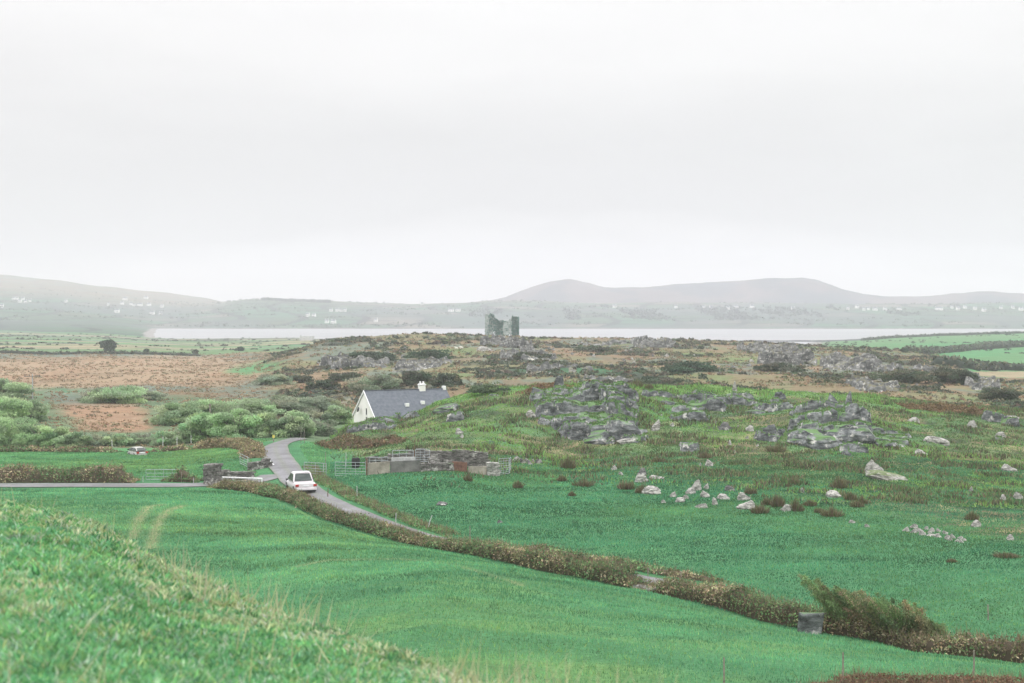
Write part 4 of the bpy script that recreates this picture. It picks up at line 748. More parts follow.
for i, a in enumerate([
 ('pale rubble crag on the left shoulder of the heath', 352, 369, 70, 9, 2.0), ('grey crag row right of the pale shoulder crag', 420, 371, 60, 7, 1.6), ('dark crags just below the castle', 508, 352, 56, 9, 2.6), ('wide grey slabs below and right of the castle', 530, 362, 60, 7, 2.0),
 ('pale crags on the skyline at the middle', 655, 349, 44, 6, 2.0), ('grey rocky face at the right middle of the heath', 785, 371, 60, 13, 2.6), ('jagged grey crags above the dark gorse at right', 860, 373, 70, 9, 2.4), ('light grey slabs right of the jagged crags', 915, 374, 50, 7, 2.0),
 ('grey crag on the skyline toward the right', 770, 354, 60, 6, 2.0), ('low crag between castle and skyline crags', 600, 346, 60, 5, 1.8), ('small crag in the middle of the heath', 560, 375, 60, 7, 1.5), ('dark crag at the right foot of the heath', 985, 392, 44, 10, 1.7), ('low crag in the right of the heath foreground', 880, 392, 60, 7, 1.3), ('rock shelf on the heath behind the brow', 610, 382, 60, 5, 1.2)]):
    outcrop(a[0], a[1], a[2], a[3], a[4], a[5], 1500 + i * 41, 'rock_far', .42, .8, .44, 1.2)

def boulder(px_, pyb, wpx, hpx, label, group, mat='boulder', seed=0, flat=False, y0=60, y1=240, tilt=0, pos=None):
    x, y, z = pos or ray(px_, pyb, y0, y1); s = y / F; rnd = random.Random(seed * 13 + int(px_ * 7)); mb = MB()
    w_, h_ = wpx * s, hpx * s; d_ = w_ * rnd.uniform(.6, .85)
    n1, n2_ = 10, 7; V = []
    ph = [rnd.uniform(0, 6.28) for _ in range(4)]; sq = rnd.uniform(.35, .6)
    for i in range(n2_):
        t_ = i / (n2_ - 1); el = math.pi * .84 * (t_ - .5)
        for k in range(n1):
            a = 2 * math.pi * k / n1; cx_, sx_ = math.cos(a), math.sin(a)
            px1 = math.copysign(abs(cx_) ** sq, cx_); py1 = math.copysign(abs(sx_) ** sq, sx_)
            r = math.cos(el) ** (.5 if not flat else .35)
            j = 1 + .22 * math.sin(2 * a + ph[0]) + .16 * math.sin(3 * a + ph[1] + t_ * 3) + rnd.uniform(-.12, .12)
            zz = (t_ - .42) * h_ * 1.5 * (1 + (.2 if flat else .35) * math.sin(a + ph[2]) * t_) + rnd.uniform(-.045, .045) * h_
            V.append((px1 * r * j * w_ / 2, py1 * r * j * d_ / 2, zz * (.9 if flat else 1)))
    Fs = [(i * n1 + k, i * n1 + (k + 1) % n1, (i + 1) * n1 + (k + 1) % n1, (i + 1) * n1 + k) for i in range(n2_ - 1) for k in range(n1)]
    Fs += [tuple(range(n1))[::-1], tuple(range((n2_ - 1) * n1, n2_ * n1))]
    mb.add(V, Fs); o = mb.build('boulder', M[mat], loc=(x, y, z)); o.rotation_euler = (rnd.uniform(-.12, .12), tilt + rnd.uniform(-.12, .12), rnd.uniform(-.5, .5)); return tag(o, label, 'boulder', group)
GB = 'boulders lying in the field and on the slope'
BL = [(642, 482, 13, 8, 'big pale boulder at the left end of the boulder row, rushes at its foot'), (657, 479, 14, 4, 'flat thin slab behind the big pale boulder', 1), (642, 475, 9, 6, 'dark rock just behind the big pale boulder', 2), (652, 494, 15, 9, 'square pale block right of the leftmost rushes', 1),
 (663.5, 503, 5, 3, 'tiny stone right of and below the square block'), (673, 497, 7, 5, 'small stone between square block and the middle rocks'), (680, 502, 10, 5, 'pale flat rock in the middle of the boulder row', 1), (686, 499, 6, 4, 'small brown rock touching the pale flat rock'), (690, 494, 9, 6, 'grey rock above the pale flat rock'),
 (697, 490, 8, 9, 'upright grey stone standing in the boulder row'), (706.5, 489, 5, 5, 'small white stone right of the upright one'), (705.5, 497, 10, 6, 'grey lump below the small white stone'), (702, 508, 10, 5, 'low brownish slab lowest in the boulder row', 1), (715, 505, 6, 7, 'thin upright stone right of the low brownish slab'),
 (723, 499, 12, 5, 'long flat pale stone right of the middle rocks', 1), (730, 491, 9, 5, 'dark flat stone above the long flat one', 2), (743.5, 500, 11, 7, 'rounded pale boulder left of the rush clumps'), (747, 509, 16, 8, 'large tilted pale slab with brown rushes on its right'), (786.5, 511, 12, 6, 'pale boulder between two rush clumps'),
 (709.4, 466, 9, 6, 'pointed white rock alone above the boulder row'), (614, 470, 6, 4, 'small pale stone alone left above the boulder row'), (621, 475, 4, 3, 'tiny pale stone right of the small stone above the row'),
 (833.6, 497, 16, 7, 'flat pale grey boulder alone in the right field', 1), (802, 493, 4, 5, 'small white upright stone right of the boulder row'), (725, 431, 12, 8, 'dark grey boulder on the slope under the ledges', 2), (750, 431, 7, 5, 'pinkish small boulder right of the dark grey one'),
 (936, 443, 20, 7, 'long white slab tilted on the right slope', 1), (972, 428, 10, 7, 'round pale boulder high on the right slope'), (914, 423, 10, 5, 'pale rock above and left of the long white slab'), (921, 455, 11, 5, 'low pale rocks right above the mossy boulder'),
 (1008.5, 471, 12, 6, 'white boulder low at the right edge'), (1000, 438, 12, 6, 'pale stone at the right edge beside dark ledges'), (1011, 419, 17, 4, 'long flat stone on the brow at the right edge', 1), (1003, 500, 5, 5, 'small white stone in the lower right slope'), (971, 492, 4, 5, 'tiny white upright stone right of the mossy boulder'),
 (1010, 540, 6, 5, 'bluish small stone right of the rubble strip'), (976, 527, 8, 6, 'grey stone just above the rubble strip'), (852.5, 523, 6, 3, 'flat small stone left of the rubble strip'), (867, 527, 6, 3, 'small stone nearest the left of the rubble strip'), (1018, 499, 8, 6, 'pale stone touching the right edge low on the slope'),
 (531, 417, 10, 6, 'pale boulder left of the widest cliff'), (627, 443, 15, 5, 'white tipped slab at the foot of the widest cliff', 1), (656, 430, 9, 10, 'pale block right of the widest cliff'), (459, 434, 8, 5, 'pinkish boulder on the slope above the sheepfold'), (462, 438, 4, 3, 'white stone below the pinkish boulder'),
 (442, 505, 12, 3, 'dark flat stone lying in the field below the sheepfold', 2), (500, 523, 5, 3, 'small dark lump in the field above the hedge', 2), (735, 391, 4, 9, 'thin pale leaning stone on the middle ledge')]
for i, b_ in enumerate(BL):
    k_ = b_[5] if len(b_) > 5 else 0
    boulder(b_[0], b_[1], b_[2], b_[3], b_[4], GB, 'boulder_dark' if k_ == 2 else 'boulder', i, flat=(k_ == 1))
# the largest boulder with moss on its back
boulder(887, 479, 34, 8, 'largest boulder, white at both ends with mossy grass on its back', None, 'boulder_moss', 77, flat=True, tilt=.22)
boulder(875, 474, 15, 12, 'white upright end block leaning on the largest boulder', None, 'boulder', 78)
for i in range(26):
    t_ = random.random(); boulder(903 + 60 * t_ + random.uniform(-2, 2), 527 + 13 * t_ + random.uniform(-4, 5), random.uniform(3, 7), random.uniform(2, 4.5), 'small pale stone in the rubble strip low on the right slope', 'stones of the rubble strip', 'boulder', 200 + i)
for i in range(20):
    t_ = random.random(); boulder(513 + 31 * t_, 461.5 + 4 * t_ + random.uniform(-2, 2), random.uniform(3, 5), random.uniform(2, 4), 'small grey stone of the tumbled row right of the sheepfold', 'stones tumbled beside the sheepfold', 'boulder' if i % 2 else 'boulder_dark', 260 + i)
for i in range(16):
    boulder(random.uniform(660, 830), random.uniform(412, 470), random.uniform(2, 5), random.uniform(2, 4), 'little pale stone lying loose in the grass under the ledges', 'loose stones under the ledges', 'boulder', 300 + i)
for i in range(60):
    pxr = random.uniform(290, 940); yb = np.interp(pxr, [290, 400, 640, 800, 940], [352, 341, 346, 352, 366]) + random.uniform(3, 26)
    boulder(pxr, yb, random.uniform(1.8, 5), random.uniform(1.3, 2.8), 'small grey rock showing through the heather of the heath hill', 'rocks scattered on the heath', 'boulder' if i % 3 == 0 else 'boulder_dark', 400 + i, y0=240, y1=700)
boulder(485, 351, 14, 5, 'smooth pale whaleback rock below the castle', None, 'boulder', 500, flat=True, y0=300, y1=700)

for a in [(598, 443, 27, 21, 'square grey rock face at the foot of the widest cliff'), (626, 441, 32, 36, 'tall blocky rock face at the right end of the widest cliff'), (577, 424, 26, 15, 'grey rock bulging from the middle of the widest cliff'), (563, 407, 34, 11, 'grey rock shoulder high on the widest cliff'),
          (815, 446, 42, 27, 'pale streaked rock face left of the big dark dome'), (851, 442, 42, 30, 'big dark smooth dome of rock at the right'), (783, 409, 20, 12, 'white streaked square block ending the ledge row'), (710, 403, 40, 13, 'dark square rock under the middle of the brow'), (770, 437, 16, 22, 'narrow stepped rock left of the pale streaked face'), (448, 412, 24, 15, 'grey crag above the right end of the cottage roof')]:
    ob = boulder(a[0], a[1], a[2], a[3] * .62, a[4], 'rock faces in the slope', 'rock', 700 + a[0], y0=120, flat=True); ob.name = 'bedrock_block'; ob['category'] = 'rock'
# ------------------------------------------------------------------ rushes
def rush(px_, pyb, wpx, hpx, label, i):
    x, y, z = ray(px_, pyb, 60, 240); s = y / F; w_, h_ = wpx * s, hpx * s; n = 520
    a = RNG.uniform(0, 6.28, n); r = RNG.uniform(0, 1, n) ** .7 * w_ * .42; B = np.stack([np.cos(a) * r, np.sin(a) * r * .8, np.full(n, -.08)], 1)
    out_ = np.stack([np.cos(a) * r * .55, np.sin(a) * r * .5, np.zeros(n)], 1) + RNG.normal(0, .05, (n, 3)); hh = h_ * RNG.uniform(.25, 1.15, n) * (1 - .5 * (r / (w_ * .42)) ** 2) * (.6 + .8 * vnoise(B[:, 0] * 3, B[:, 1] * 3, i))
    tp = B + out_; tp[:, 2] = hh; ww = .035; b = RNG.uniform(0, 6.28, n); o = np.stack([np.cos(b) * ww, np.sin(b) * ww, 0 * b], 1)
    V = np.stack([B - o, B + o, tp], 1).reshape(-1, 3)
    ob = np_mesh('rush_clump', V, np.arange(3 * n).reshape(n, 3), M['blade'], cols=np.repeat(pick([(.17, .13, .085, 3), (.13, .12, .07, 2), (.24, .20, .13, 1.4), (.12, .17, .07, 2)], n, .2), 3, axis=0), loc=(x, y, z)); tag(ob, label, 'rush clump', 'brown rush clumps in the field')
for i, r_ in enumerate([(626, 489, 17, 11, 'wide brown rushes left of the big pale boulder'), (642, 493, 14, 9, 'brown rushes at the foot of the big pale boulder'), (751, 494, 12, 10, 'rushes standing above the tilted slab'), (760, 513, 18, 11, 'dark brown rushes hiding the right of the tilted slab'), (767, 505, 12, 10, 'rushes left of centre in the rush group'),
    (778, 507, 14, 13, 'tall rushes beside the pale boulder of the rush group'), (796, 511, 16, 13, 'brown rushes right of the pale boulder in the group'), (810, 506, 13, 9, 'loose rushes ending the rush group at the right'), (793, 484, 13, 8, 'rushes alone above the rush group'), (839, 488, 18, 12, 'big round rushes alone above the flat grey boulder'),
    (776, 451, 24, 8, 'russet rushes below the small stepped rock'), (851, 500, 13, 9, 'rushes right of the flat grey boulder'), (857, 507, 14, 8, 'rushes just below those right of the grey boulder'), (832, 516, 23, 10, 'wide low rushes under the flat grey boulder'), (820, 513, 11, 7, 'little rushes left of the wide low ones'),
    (568, 468, 16, 14, 'tall thin rushes at the foot of the widest cliff slope'), (583, 486, 22, 9, 'low tawny rushes below the tall thin ones'), (562, 481, 10, 6, 'small rushes left of the low tawny ones'), (518, 488, 10, 8, 'pale rushes below the tumbled stones'), (572, 496, 7, 4, 'smallest dark rushes in the open field'),
    (468, 481, 9, 8, 'brown rushes in front of the sheepfold'), (862, 504, 16, 7, 'russet rushes further right of the grey boulder'), (843, 484, 10, 6, 'low rushes left above the grey boulder'), (972, 520, 13, 8, 'rushes above the rubble strip'), (1007, 557, 26, 6, 'wide flat rushes lowest at the right edge'),
    (637, 387, 13, 9, 'dark round rushes on the brow skyline'), (649, 389, 8, 6, 'small rushes right of the brow skyline rushes'), (952, 562, 10, 3, 'thin low rushes left of the lowest right rushes'), (658, 462, 14, 6, 'grey brown rushes in the middle of the slope'), (705, 458, 14, 6, 'rushes above the pointed white rock')]):
    rush(*r_, i)

# ================================================================== WALLS, FOLD, GATES, POSTS
def stone_wall(name, label, P0, P1, h_, th=.55, sw=.38, sh=.2, mat='drystone', group=None, ragged=.25, cat='stone wall'):
    x0, y0 = P0; x1, y1 = P1; L = math.hypot(x1 - x0, y1 - y0); rz = math.atan2(y1 - y0, x1 - x0); mb = MB(); z0 = gz(x0, y0)
    mb.box((L / 2, 0, h_ * .4 - .1), (L, th * .7, h_ * .8)); u = 0
    rows = int(h_ / sh) + 1
    for r_ in range(rows):
        u = -random.uniform(0, .2)
        while u < L:
            w_ = sw * random.uniform(.6, 1.5); xx = u + w_ / 2
            if xx < L + .1 and (r_ + 1) * sh < h_ * (1 + ragged * (vnoise(xx / 1.5, 3.3, int(abs(x0) * 10)) - .5) * 2) + .02:
                gzz = gz(x0 + math.cos(rz) * xx, y0 + math.sin(rz) * xx) - z0
                for sd in (-1, 1): mb.box((xx, sd * th * .24, gzz + (r_ + .5) * sh - .05), (w_ * .97, th * .55, sh * random.uniform(.85, 1.15)), jit=.035, rz=random.uniform(-.08, .08))
            u += w_
    o = mb.build(name, M[mat], loc=(x0, y0, z0)); o.rotation_euler.z = rz; return tag(o, label, cat, group)
def wp(px_, py_, y0=100, y1=200): return ray(px_, py_, y0, y1)[:2]
A_, B_ = (-13.7, 135.2), (-1.36, 137.6)
def onl(t_, back=0.0):
    dx, dy = B_[0] - A_[0], B_[1] - A_[1]; L = math.hypot(dx, dy); return (A_[0] + dx * t_ - dy / L * back, A_[1] + dy * t_ + dx / L * back)
def panel(name, label, p0, p1, h_, th, mat, cat, zoff=0, slope=0):
    L = math.hypot(p1[0] - p0[0], p1[1] - p0[1]); mb = MB(); n = max(2, int(L / .4)); z0 = gz(*p0)
    for k in range(n):
        hh = h_ + slope * (k + .5) / n + random.uniform(-.02, .02); x_ = (k + .5) / n; g_ = gz(p0[0] + (p1[0] - p0[0]) * x_, p0[1] + (p1[1] - p0[1]) * x_) - z0
        mb.box((L * (k + .5) / n, 0, g_ + hh / 2 - .15 + zoff), (L / n + .001 * (k % 2), th + .006 * (k % 2), hh + .3), jit=.004)
    o = mb.build(name, M[mat], loc=(p0[0], p0[1], z0)); o.rotation_euler.z = math.atan2(p1[1] - p0[1], p1[0] - p0[0]); return tag(o, label, cat)
panel('concrete_wall', 'pale buff concrete panel at the left front of the sheepfold', onl(0), onl(.165), 1.12, .2, 'concrete', 'concrete wall')
panel('concrete_wall', 'grey concrete wall in the front of the sheepfold right of the buff panel', onl(.17), onl(.40), 1.1, .2, 'concrete_grey', 'concrete wall')
stone_wall('stone_wall', 'dark reddish stone wall in the front middle of the sheepfold', onl(.405), onl(.64), .95, .4, mat='drystone')
panel('rusty_sheet', 'rusty brown metal sheet closing the front of the sheepfold', onl(.645), onl(.76), .95, .06, 'rust', 'metal sheet')
panel('concrete_wall', 'long pale slanting concrete slab low at the right front of the sheepfold', onl(.77), onl(.92), .55, .25, 'concrete', 'concrete wall', slope=.35)
stone_wall('stone_pier', 'pale square stone pier at the right front of the sheepfold', onl(.92, .1), onl(1.0, .1), 1.35, .8, .35, .22, 'boulder', ragged=.05, cat='stone pier')
stone_wall('stone_wall', 'ragged back wall of the sheepfold on its right half', onl(.42, 5.2), onl(.98, 4.4), 1.55, .6, ragged=.25)
stone_wall('stone_wall', 'grey back wall of the sheepfold on its left half', onl(.03, 5.0), onl(.41, 5.2), 1.35, .6, ragged=.2)
stone_wall('stone_wall', 'low cross wall inside the sheepfold', onl(.5, .5), onl(.52, 4.6), 1.0, .5)
stone_wall('stone_pier', 'short pale gatepost of stone inside the sheepfold', onl(.505, 1.5), onl(.545, 1.5), 1.5, .4, .3, .25, 'boulder', ragged=.02, cat='stone pier')
panel('feed_trough', 'long white trough resting behind the grey front wall of the fold', onl(.19, 1.3), onl(.37, 1.3), 1.25, .3, 'mud', 'trough')
def gate(label, p0, p1, h_, rails=5, mid=2, mat='galv', group='metal gates around the fold and lanes', diag=False, z=.12):
    L = math.hypot(p1[0] - p0[0], p1[1] - p0[1]); root = empty('metal_gate', (p0[0], p0[1], gz(*p0)), math.atan2(p1[1] - p0[1], p1[0] - p0[0])); tag(root, label, 'gate', group)
    r_ = .024; fr = MB()
    for x_ in (0, L): fr.tube((x_, 0, z), (x_, 0, z + h_), r_)
    for z_ in (z, z + h_): fr.tube((0, 0, z_), (L, 0, z_), r_)
    fr.build('frame', M[mat], root)
    for k in range(1, rails - 1):
        mb = MB(); zz = z + h_ * (k / (rails - 1)) ** 1.15; mb.tube((0, 0, zz), (L, 0, zz), r_ * .8); mb.build('rail', M[mat], root)
    for k in range(1, mid + 1):
        mb = MB(); x_ = L * k / (mid + 1); mb.tube((x_, .03, z), (x_, .03, z + h_), r_ * .8); mb.build('upright', M[mat], root)
    if diag: mb = MB(); mb.tube((0, .03, z), (L, .03, z + h_), r_ * .8); mb.build('brace', M[mat], root)
    return root
gate('long galvanised gate left of the buff concrete panel', (-16.9, 135.9), (-13.95, 135.4), 1.3, 6, 2)
gate('faint galvanised gate furthest left beside the wooden post', (-20.2, 138.2), (-17.9, 137.0), 1.25, 6, 1)
gate('galvanised gate standing inside the fold behind the grey front wall', onl(.21, 2.6), onl(.37, 2.6), 1.3, 5, 2, z=.5)
gate('galvanised gate inside the fold right of the rusty post', onl(.39, 2.8), onl(.5, 2.8), 1.2, 6, 2, z=.55)
gate('short galvanised gate behind the buff concrete panel', onl(.03, 2.2), onl(.17, 2.2), 1.1, 5, 2, z=.3)
gate('dense galvanised gate at the right end of the sheepfold', onl(1.01, .3), onl(1.10, .9), 1.5, 8, 3)
gate('second dense gate right of the fold end gate', onl(1.10, .95), onl(1.15, 3.2), 1.35, 8, 1)
gate('low roadside gate in the hedge of the side lane', rp(146, 481.5, 16.1), rp(181, 481.5, 16.1), .95, 4, 3)
gate('pale old gate standing open by the drystone stub', rp(249, 466.5, 15.6), rp(240, 462, 15.6), 1.0, 5, 1)
def post(px_, pyb, hpx, label, mat='wood', r_=.055, group='fence posts', lean=0, y0=40, y1=260, pos=None, name='fence_post', cat='post'):
    r_ = r_ * .62
    x, y, z = pos if pos else ray(px_, pyb, y0, y1); h_ = hpx * y / F; mb = MB()
    mb.tube((0, 0, -.3), (lean * h_ * .5 + random.uniform(-.02, .02), 0, h_ * .5), r_ * 1.05, r_, 7); mb.tube((lean * h_ * .5, 0, h_ * .5), (lean * h_, 0, h_), r_, r_ * .85, 7); mb.box((lean * h_, 0, h_ + .01), (r_ * 1.3, r_ * 1.3, .03), jit=.01)
    return tag(mb.build(name, M[mat], loc=(x, y, z)), label, cat, group)
def onroad(px_, Y_): x = (px_ - 512) / F * Y_; return (x, Y_, gz(x, Y_))
post(724, 688, 30, 'weathered wooden post at the bottom centre right of the near field', y0=35); post(843, 688, 35, 'weathered wooden post at the bottom right above the bracken', y0=35); post(974, 687, 36, 'rightmost wooden post rising from the bottom bracken', y0=35)
post(988, 637, 15, 'wooden post standing beyond the right part of the hedge', pos=onroad(988, 73.5))
for (a_, Y_, h_, l_, lab, mt) in [(502, 97, 10, 0, 'thin post above the hedge near the middle of the picture', 'wood'), (539, 93.5, 8, 0, 'pale short post where the hedge dips right of the middle', 'trim'), (648, 86.5, 10, 0, 'thin post right above the stony hedge gap', 'wood'), (681, 84, 13, 0, 'thin post just right of the stony hedge gap', 'wood'), (734, 80, 15, 0, 'thin post above the russet hedge left of the slab', 'wood'), (759, 78.5, 14, 0, 'thin post nearest the left of the grey slab', 'wood'),
                         (427, 106, 14, .35, 'pale leaning post beyond the bramble hedge', 'trim'), (470, 101, 14, 0, 'grey post right of the pale leaning one', 'wood'), (396, 109.5, 9, 0, 'short pale post left of the leaning one', 'trim'), (357, 121, 13, 0, 'thin post on the verge right of the lane', 'trim'), (328, 122.5, 9, 0, 'dark reflector post beside the lane just in front of the white saloon', 'rust'),
                         (323.5, 139.5, 10, 0, 'white post beside the thick wooden post at the verge', 'trim'), (325.5, 141, 20, 0, 'thick dark wooden post left of the sheepfold gates', 'wood'), (301, 171, 16, 0, 'left one of two thin posts at the lane bend', 'wood'), (304.5, 171, 15, 0, 'right one of two thin posts at the lane bend', 'wood'),
                         (143, 136, 6, 0, 'white post at the left end of the roadside gate', 'trim'), (181.5, 136, 11, 0, 'pale post at the right end of the roadside gate', 'wood'), (193.5, 134.8, 6, 0, 'small white post between roadside gate and stone pier', 'trim'), (248, 147.3, 11, -.05, 'pale gatepost at the left end of the drystone stub', 'trim'), (346, 144, 14, 0, 'white post behind the long galvanised gate', 'trim')]:
    mt = 'mud' if mt == 'trim' else mt
    post(0, 0, h_, lab, mt, .05 if mt == 'wood' else .06, lean=l_, pos=onroad(a_, Y_))
post(0, 0, 17, 'rusty dark post at the left corner of the fold', 'rust', .11, pos=onroad(366.8, 135)); post(0, 0, 23, 'thin red rusty post inside the fold', 'rust', .05, pos=onroad(414.5, 139.5))
for (a_, b_, h_, lab) in [(112, 447, 7, 'thin pale stake left of the parked white car'), (163, 447, 10, 'thin pale stake right of the parked white car'), (177, 446, 9, 'thin pale stake before the big willow thicket'), (191, 444, 9, 'thin pale stake at the right end of the small field')]:
    post(a_, b_, h_, lab, 'trim', .06, y0=150)
def pole(px_, pyb, hpx, label, arms, mat='wood'):
    x, y, z = ray(px_, pyb, 150, 700); h_ = hpx * y / F; root = empty('utility_pole', (x, y, z)); tag(root, label, 'pole'); mb = MB(); mb.tube((0, 0, -.3), (0, 0, h_), .15, .11, 8); mb.build('pole', M['mud' if arms else 'wood'], root)
    if arms:
        mb = MB(); mb.box((0, -.16, h_ - .5), (3.4, .12, .14)); mb.build('crossarm', M['wood'], root)
        for q in (-1.5, -.6, .6, 1.5): mb = MB(); mb.tube((q, -.16, h_ - .43), (q, -.16, h_ - .1), .07, .05); mb.build('insulator', M['dark'], root)
pole(32.5, 399, 25, 'utility pole with crossarm in the bog above the willows', True); pole(210, 440, 36, 'tall thin bare pole before the willow thicket', False); pole(537 / 4 + 0, 398, 8, 'short thin pole standing in the bog', False) if False else None
# junction masonry
stone_wall('stone_pier', 'tall square stone pier beside the side lane', rp(205.5, 484.5, 16), rp(220, 484.5, 16), 2.15, 1.2, .32, .2, ragged=.04, cat='stone pier')
stone_wall('stone_wall', 'dark overgrown stone wall right of the tall pier', rp(221, 479, 15.9), rp(254, 477.5, 15.8), 1.05, .6)
stone_wall('stone_wall', 'short drystone stub with a white painted stone at the lane bend', rp(250, 468, 15.6), rp(268.5, 466, 15.6), 1.15, .6, ragged=.3)
boulder(271.5, 465, 5, 5, 'white painted stone at the right end of the drystone stub', None, 'trim', 600, pos=(*rp(271, 465.5, 15.6), gz(*rp(271, 465.5, 15.6))))
mb = MB(); pA, pB = rp(222, 481, 15.9), rp(262, 483, 15.9); mb.tube((0, 0, 0), (pB[0] - pA[0], pB[1] - pA[1], gz(*pB) - gz(*pA)), .07, .07, 8); mb.tube((0, 0, -.7), (0, 0, .05), .06); q_ = (pB[0] - pA[0], pB[1] - pA[1], gz(*pB) - gz(*pA)); mb.tube((q_[0], q_[1], q_[2] - .7), (q_[0], q_[1], q_[2] + .03), .06)
tag(mb.build('barrier_rail', M['trim'], loc=(pA[0], pA[1], gz(*pA) + .45)), 'white horizontal rail running from pier to lane', 'rail')
stone_wall('stone_wall', 'tumbled grey stones filling the gap in the hedge', (7.2, 83.1), (8.9, 81.5), .3, .6, .3, .14, 'drystone', ragged=.5)
mb = MB(); mb.box((0, 0, .45), (1.15, .5, 1.25), jit=.11, taper=.95, tilt=(.05, .08), rz=.2)
tag(mb.build('standing_slab', M['rock'], loc=(14.75, 70.3, gz(14.75, 70.3)), bevel=.06), 'upright grey slab in the hedge beside the windswept willow', 'stone slab')
# dark feed bin behind the gate
def lathe(name, prof_, mat, loc, parent=None, seg=14):
    V = []; 
    for r_, z_ in prof_:
        for k in range(seg): a = 2 * math.pi * k / seg; V.append((r_ * math.cos(a), r_ * math.sin(a), z_))
    Fs = [(i * seg + k, i * seg + (k + 1) % seg, (i + 1) * seg + (k + 1) % seg, (i + 1) * seg + k) for i in range(len(prof_) - 1) for k in range(seg)]
    mb = MB(); mb.add(V, Fs + [tuple(range(seg))[::-1], tuple(range((len(prof_) - 1) * seg, len(prof_) * seg))]); return mb.build(name, M[mat], parent, loc, smooth=True)
xb, yb_ = (355.8 - 512) / F * 142, 142
tag(lathe('feed_bin', [(.36, 0), (.40, .05), (.42, .95), (.36, 1.03), (.3, 1.05), (.02, 1.07)], 'tyre', (xb, yb_, gz(xb, yb_))), 'round dark bin behind the long galvanised gate', 'bin')
# small yellow marker
xm, ym = rp(273.5, 441, 15.4); M['yellow'] = noise_mat('yellow_paint', (.6, .5, .1), (.7, .6, .15), 4, .6, 0); mk = empty('marker_post', (xm, ym, gz(xm, ym))); tag(mk, 'small yellow topped marker at the far lane bend', 'marker')
mb = MB(); mb.box((0, 0, .25), (.09, .09, .6)); mb.build('post', M['wood'], mk); mb = MB(); mb.box((0, 0, .7), (.28, .05, .34)); mb.build('plate', M['yellow'], mk, bevel=.01)

# ================================================================== COTTAGE
def prism(mb, prof2, y0, y1, mi=0):
    n = len(prof2); V = [(x, y0, z) for x, z in prof2] + [(x, y1, z) for x, z in prof2]
    mb.add(V, [tuple(range(n)), tuple(range(2 * n - 1, n - 1, -1))] + [(k, n + k, n + (k + 1) % n, (k + 1) % n)[::-1] for k in range(n)], mi)
def wallslab(mb, pts, th):
    """pts: polygon in the y-z plane at x=0, thickness th along +x"""
    n = len(pts); V = [(0, y, z) for y, z in pts] + [(th, y, z) for y, z in pts]; mb.add(V, [tuple(range(n))[::-1], tuple(range(n, 2 * n))] + [(k, (k + 1) % n, n + (k + 1) % n, n + k) for k in range(n)])
th_c = R(28); W_, L_, RI = 8.1, 13.0, 3.5; ax_, ay_ = (364.2 - 512) / F * 205.2, 205.2
eave = CAMZ - 11.07 - RI; gcz = eave - 2.4
cot = empty('cottage', (ax_, ay_, gcz), th_c); tag(cot, 'white gabled cottage with grey slate roof behind the rocky rise', 'house')
mb = MB(); wallslab(mb, [(-W_/2, -.8), (W_/2, -.8), (W_/2, 2.4), (0, 2.4 + RI - .12), (-W_/2, 2.4)], .35); mb.build('gable_wall', M['white_wall'], cot)
mb = MB(); wallslab(mb, [(-W_/2, -.8), (W_/2, -.8), (W_/2, 2.4), (0, 2.4 + RI - .12), (-W_/2, 2.4)], .35); o = mb.build('gable_wall', M['white_wall'], cot); o.location = (L_ - .35, 0, 0)
for sd in (-1, 1): mb = MB(); mb.box((L_ / 2, sd * (W_ / 2 - .175), .8), (L_ - .7, .35, 3.2)); mb.build('wall', M['white_wall'], cot)
for sd in (-1, 1):
    mb = MB(); a0 = (W_ / 2 + .25); zt = 2.4 + RI; zb = zt - RI * a0 / (W_ / 2)
    V = [(-.05, sd * a0, zb), (L_ + .05, sd * a0, zb), (L_ + .05, 0, zt), (-.05, 0, zt)]; V2 = [(x, y, z + .14) for x, y, z in V]
    mb.add(V + V2, [(0,1,2,3), (7,6,5,4), (0,4,5,1), (1,5,6,2), (2,6,7,3), (3,7,4,0)]); mb.build('roof', M['slate'], cot)
    mb = MB(); V = [(-.16, sd * a0, zb - .12), (-.055, sd * a0, zb - .12), (-.055, 0, zt - .1), (-.16, 0, zt - .1)]; V2 = [(x, y, z + .32) for x, y, z in V]
    mb.add(V + V2, [(0,1,2,3), (7,6,5,4), (0,4,5,1), (1,5,6,2), (2,6,7,3), (3,7,4,0)]); mb.build('bargeboard', M['trim'], cot)
mb = MB(); mb.box((L_ / 2, 0, 2.4 + RI + .17), (L_ + .1, .22, .1)); mb.build('ridge', M['slate'], cot)
mb = MB(); mb.box((9.1, 0, 2.4 + RI + .2), (.95, .65, 1.0)); ch = mb.build('chimney', M['white_wall'], cot, bevel=.02); mb = MB(); mb.box((9.1, 0, 2.4 + RI + .80), (1.1, .8, .12)); mb.box((9.1, 0, 2.4 + RI + .92), (.9, .6, .12)); mb.build('chimney_cap', M['trim'], ch, bevel=.01)
for q in (8.85, 9.35): lathe('chimney_pot', [(.13, 0), (.15, .05), (.12, .3), (.13, .33)], 'trim', (q, 0, 2.4 + RI + .98), ch)
mb = MB(); mb.box((L_ - .3, 0, 2.4 + RI + .25), (.45, .6, .6)); mb.build('end_chimney', M['trim'], cot, bevel=.02)
for k, (q, t_) in enumerate([(5.6, .62), (8.2, .55)]):
    mb = MB(); yy = -W_ / 2 * t_ ; zz = 2.4 + RI * (1 - t_); mb.box((q, yy - .05, zz + .25), (.55, .5, .5), jit=.01); mb.build('roof_vent', M['trim'], cot, bevel=.02)
mb = MB(); mb.box((-.02, -.9, 1.9), (.06, .30, .8)); mb.build('window', M['dark'], cot)
mb = MB(); mb.box((-.02, -.9, 3.1), (.06, .30, .9)); mb.build('window', M['dark'], cot)
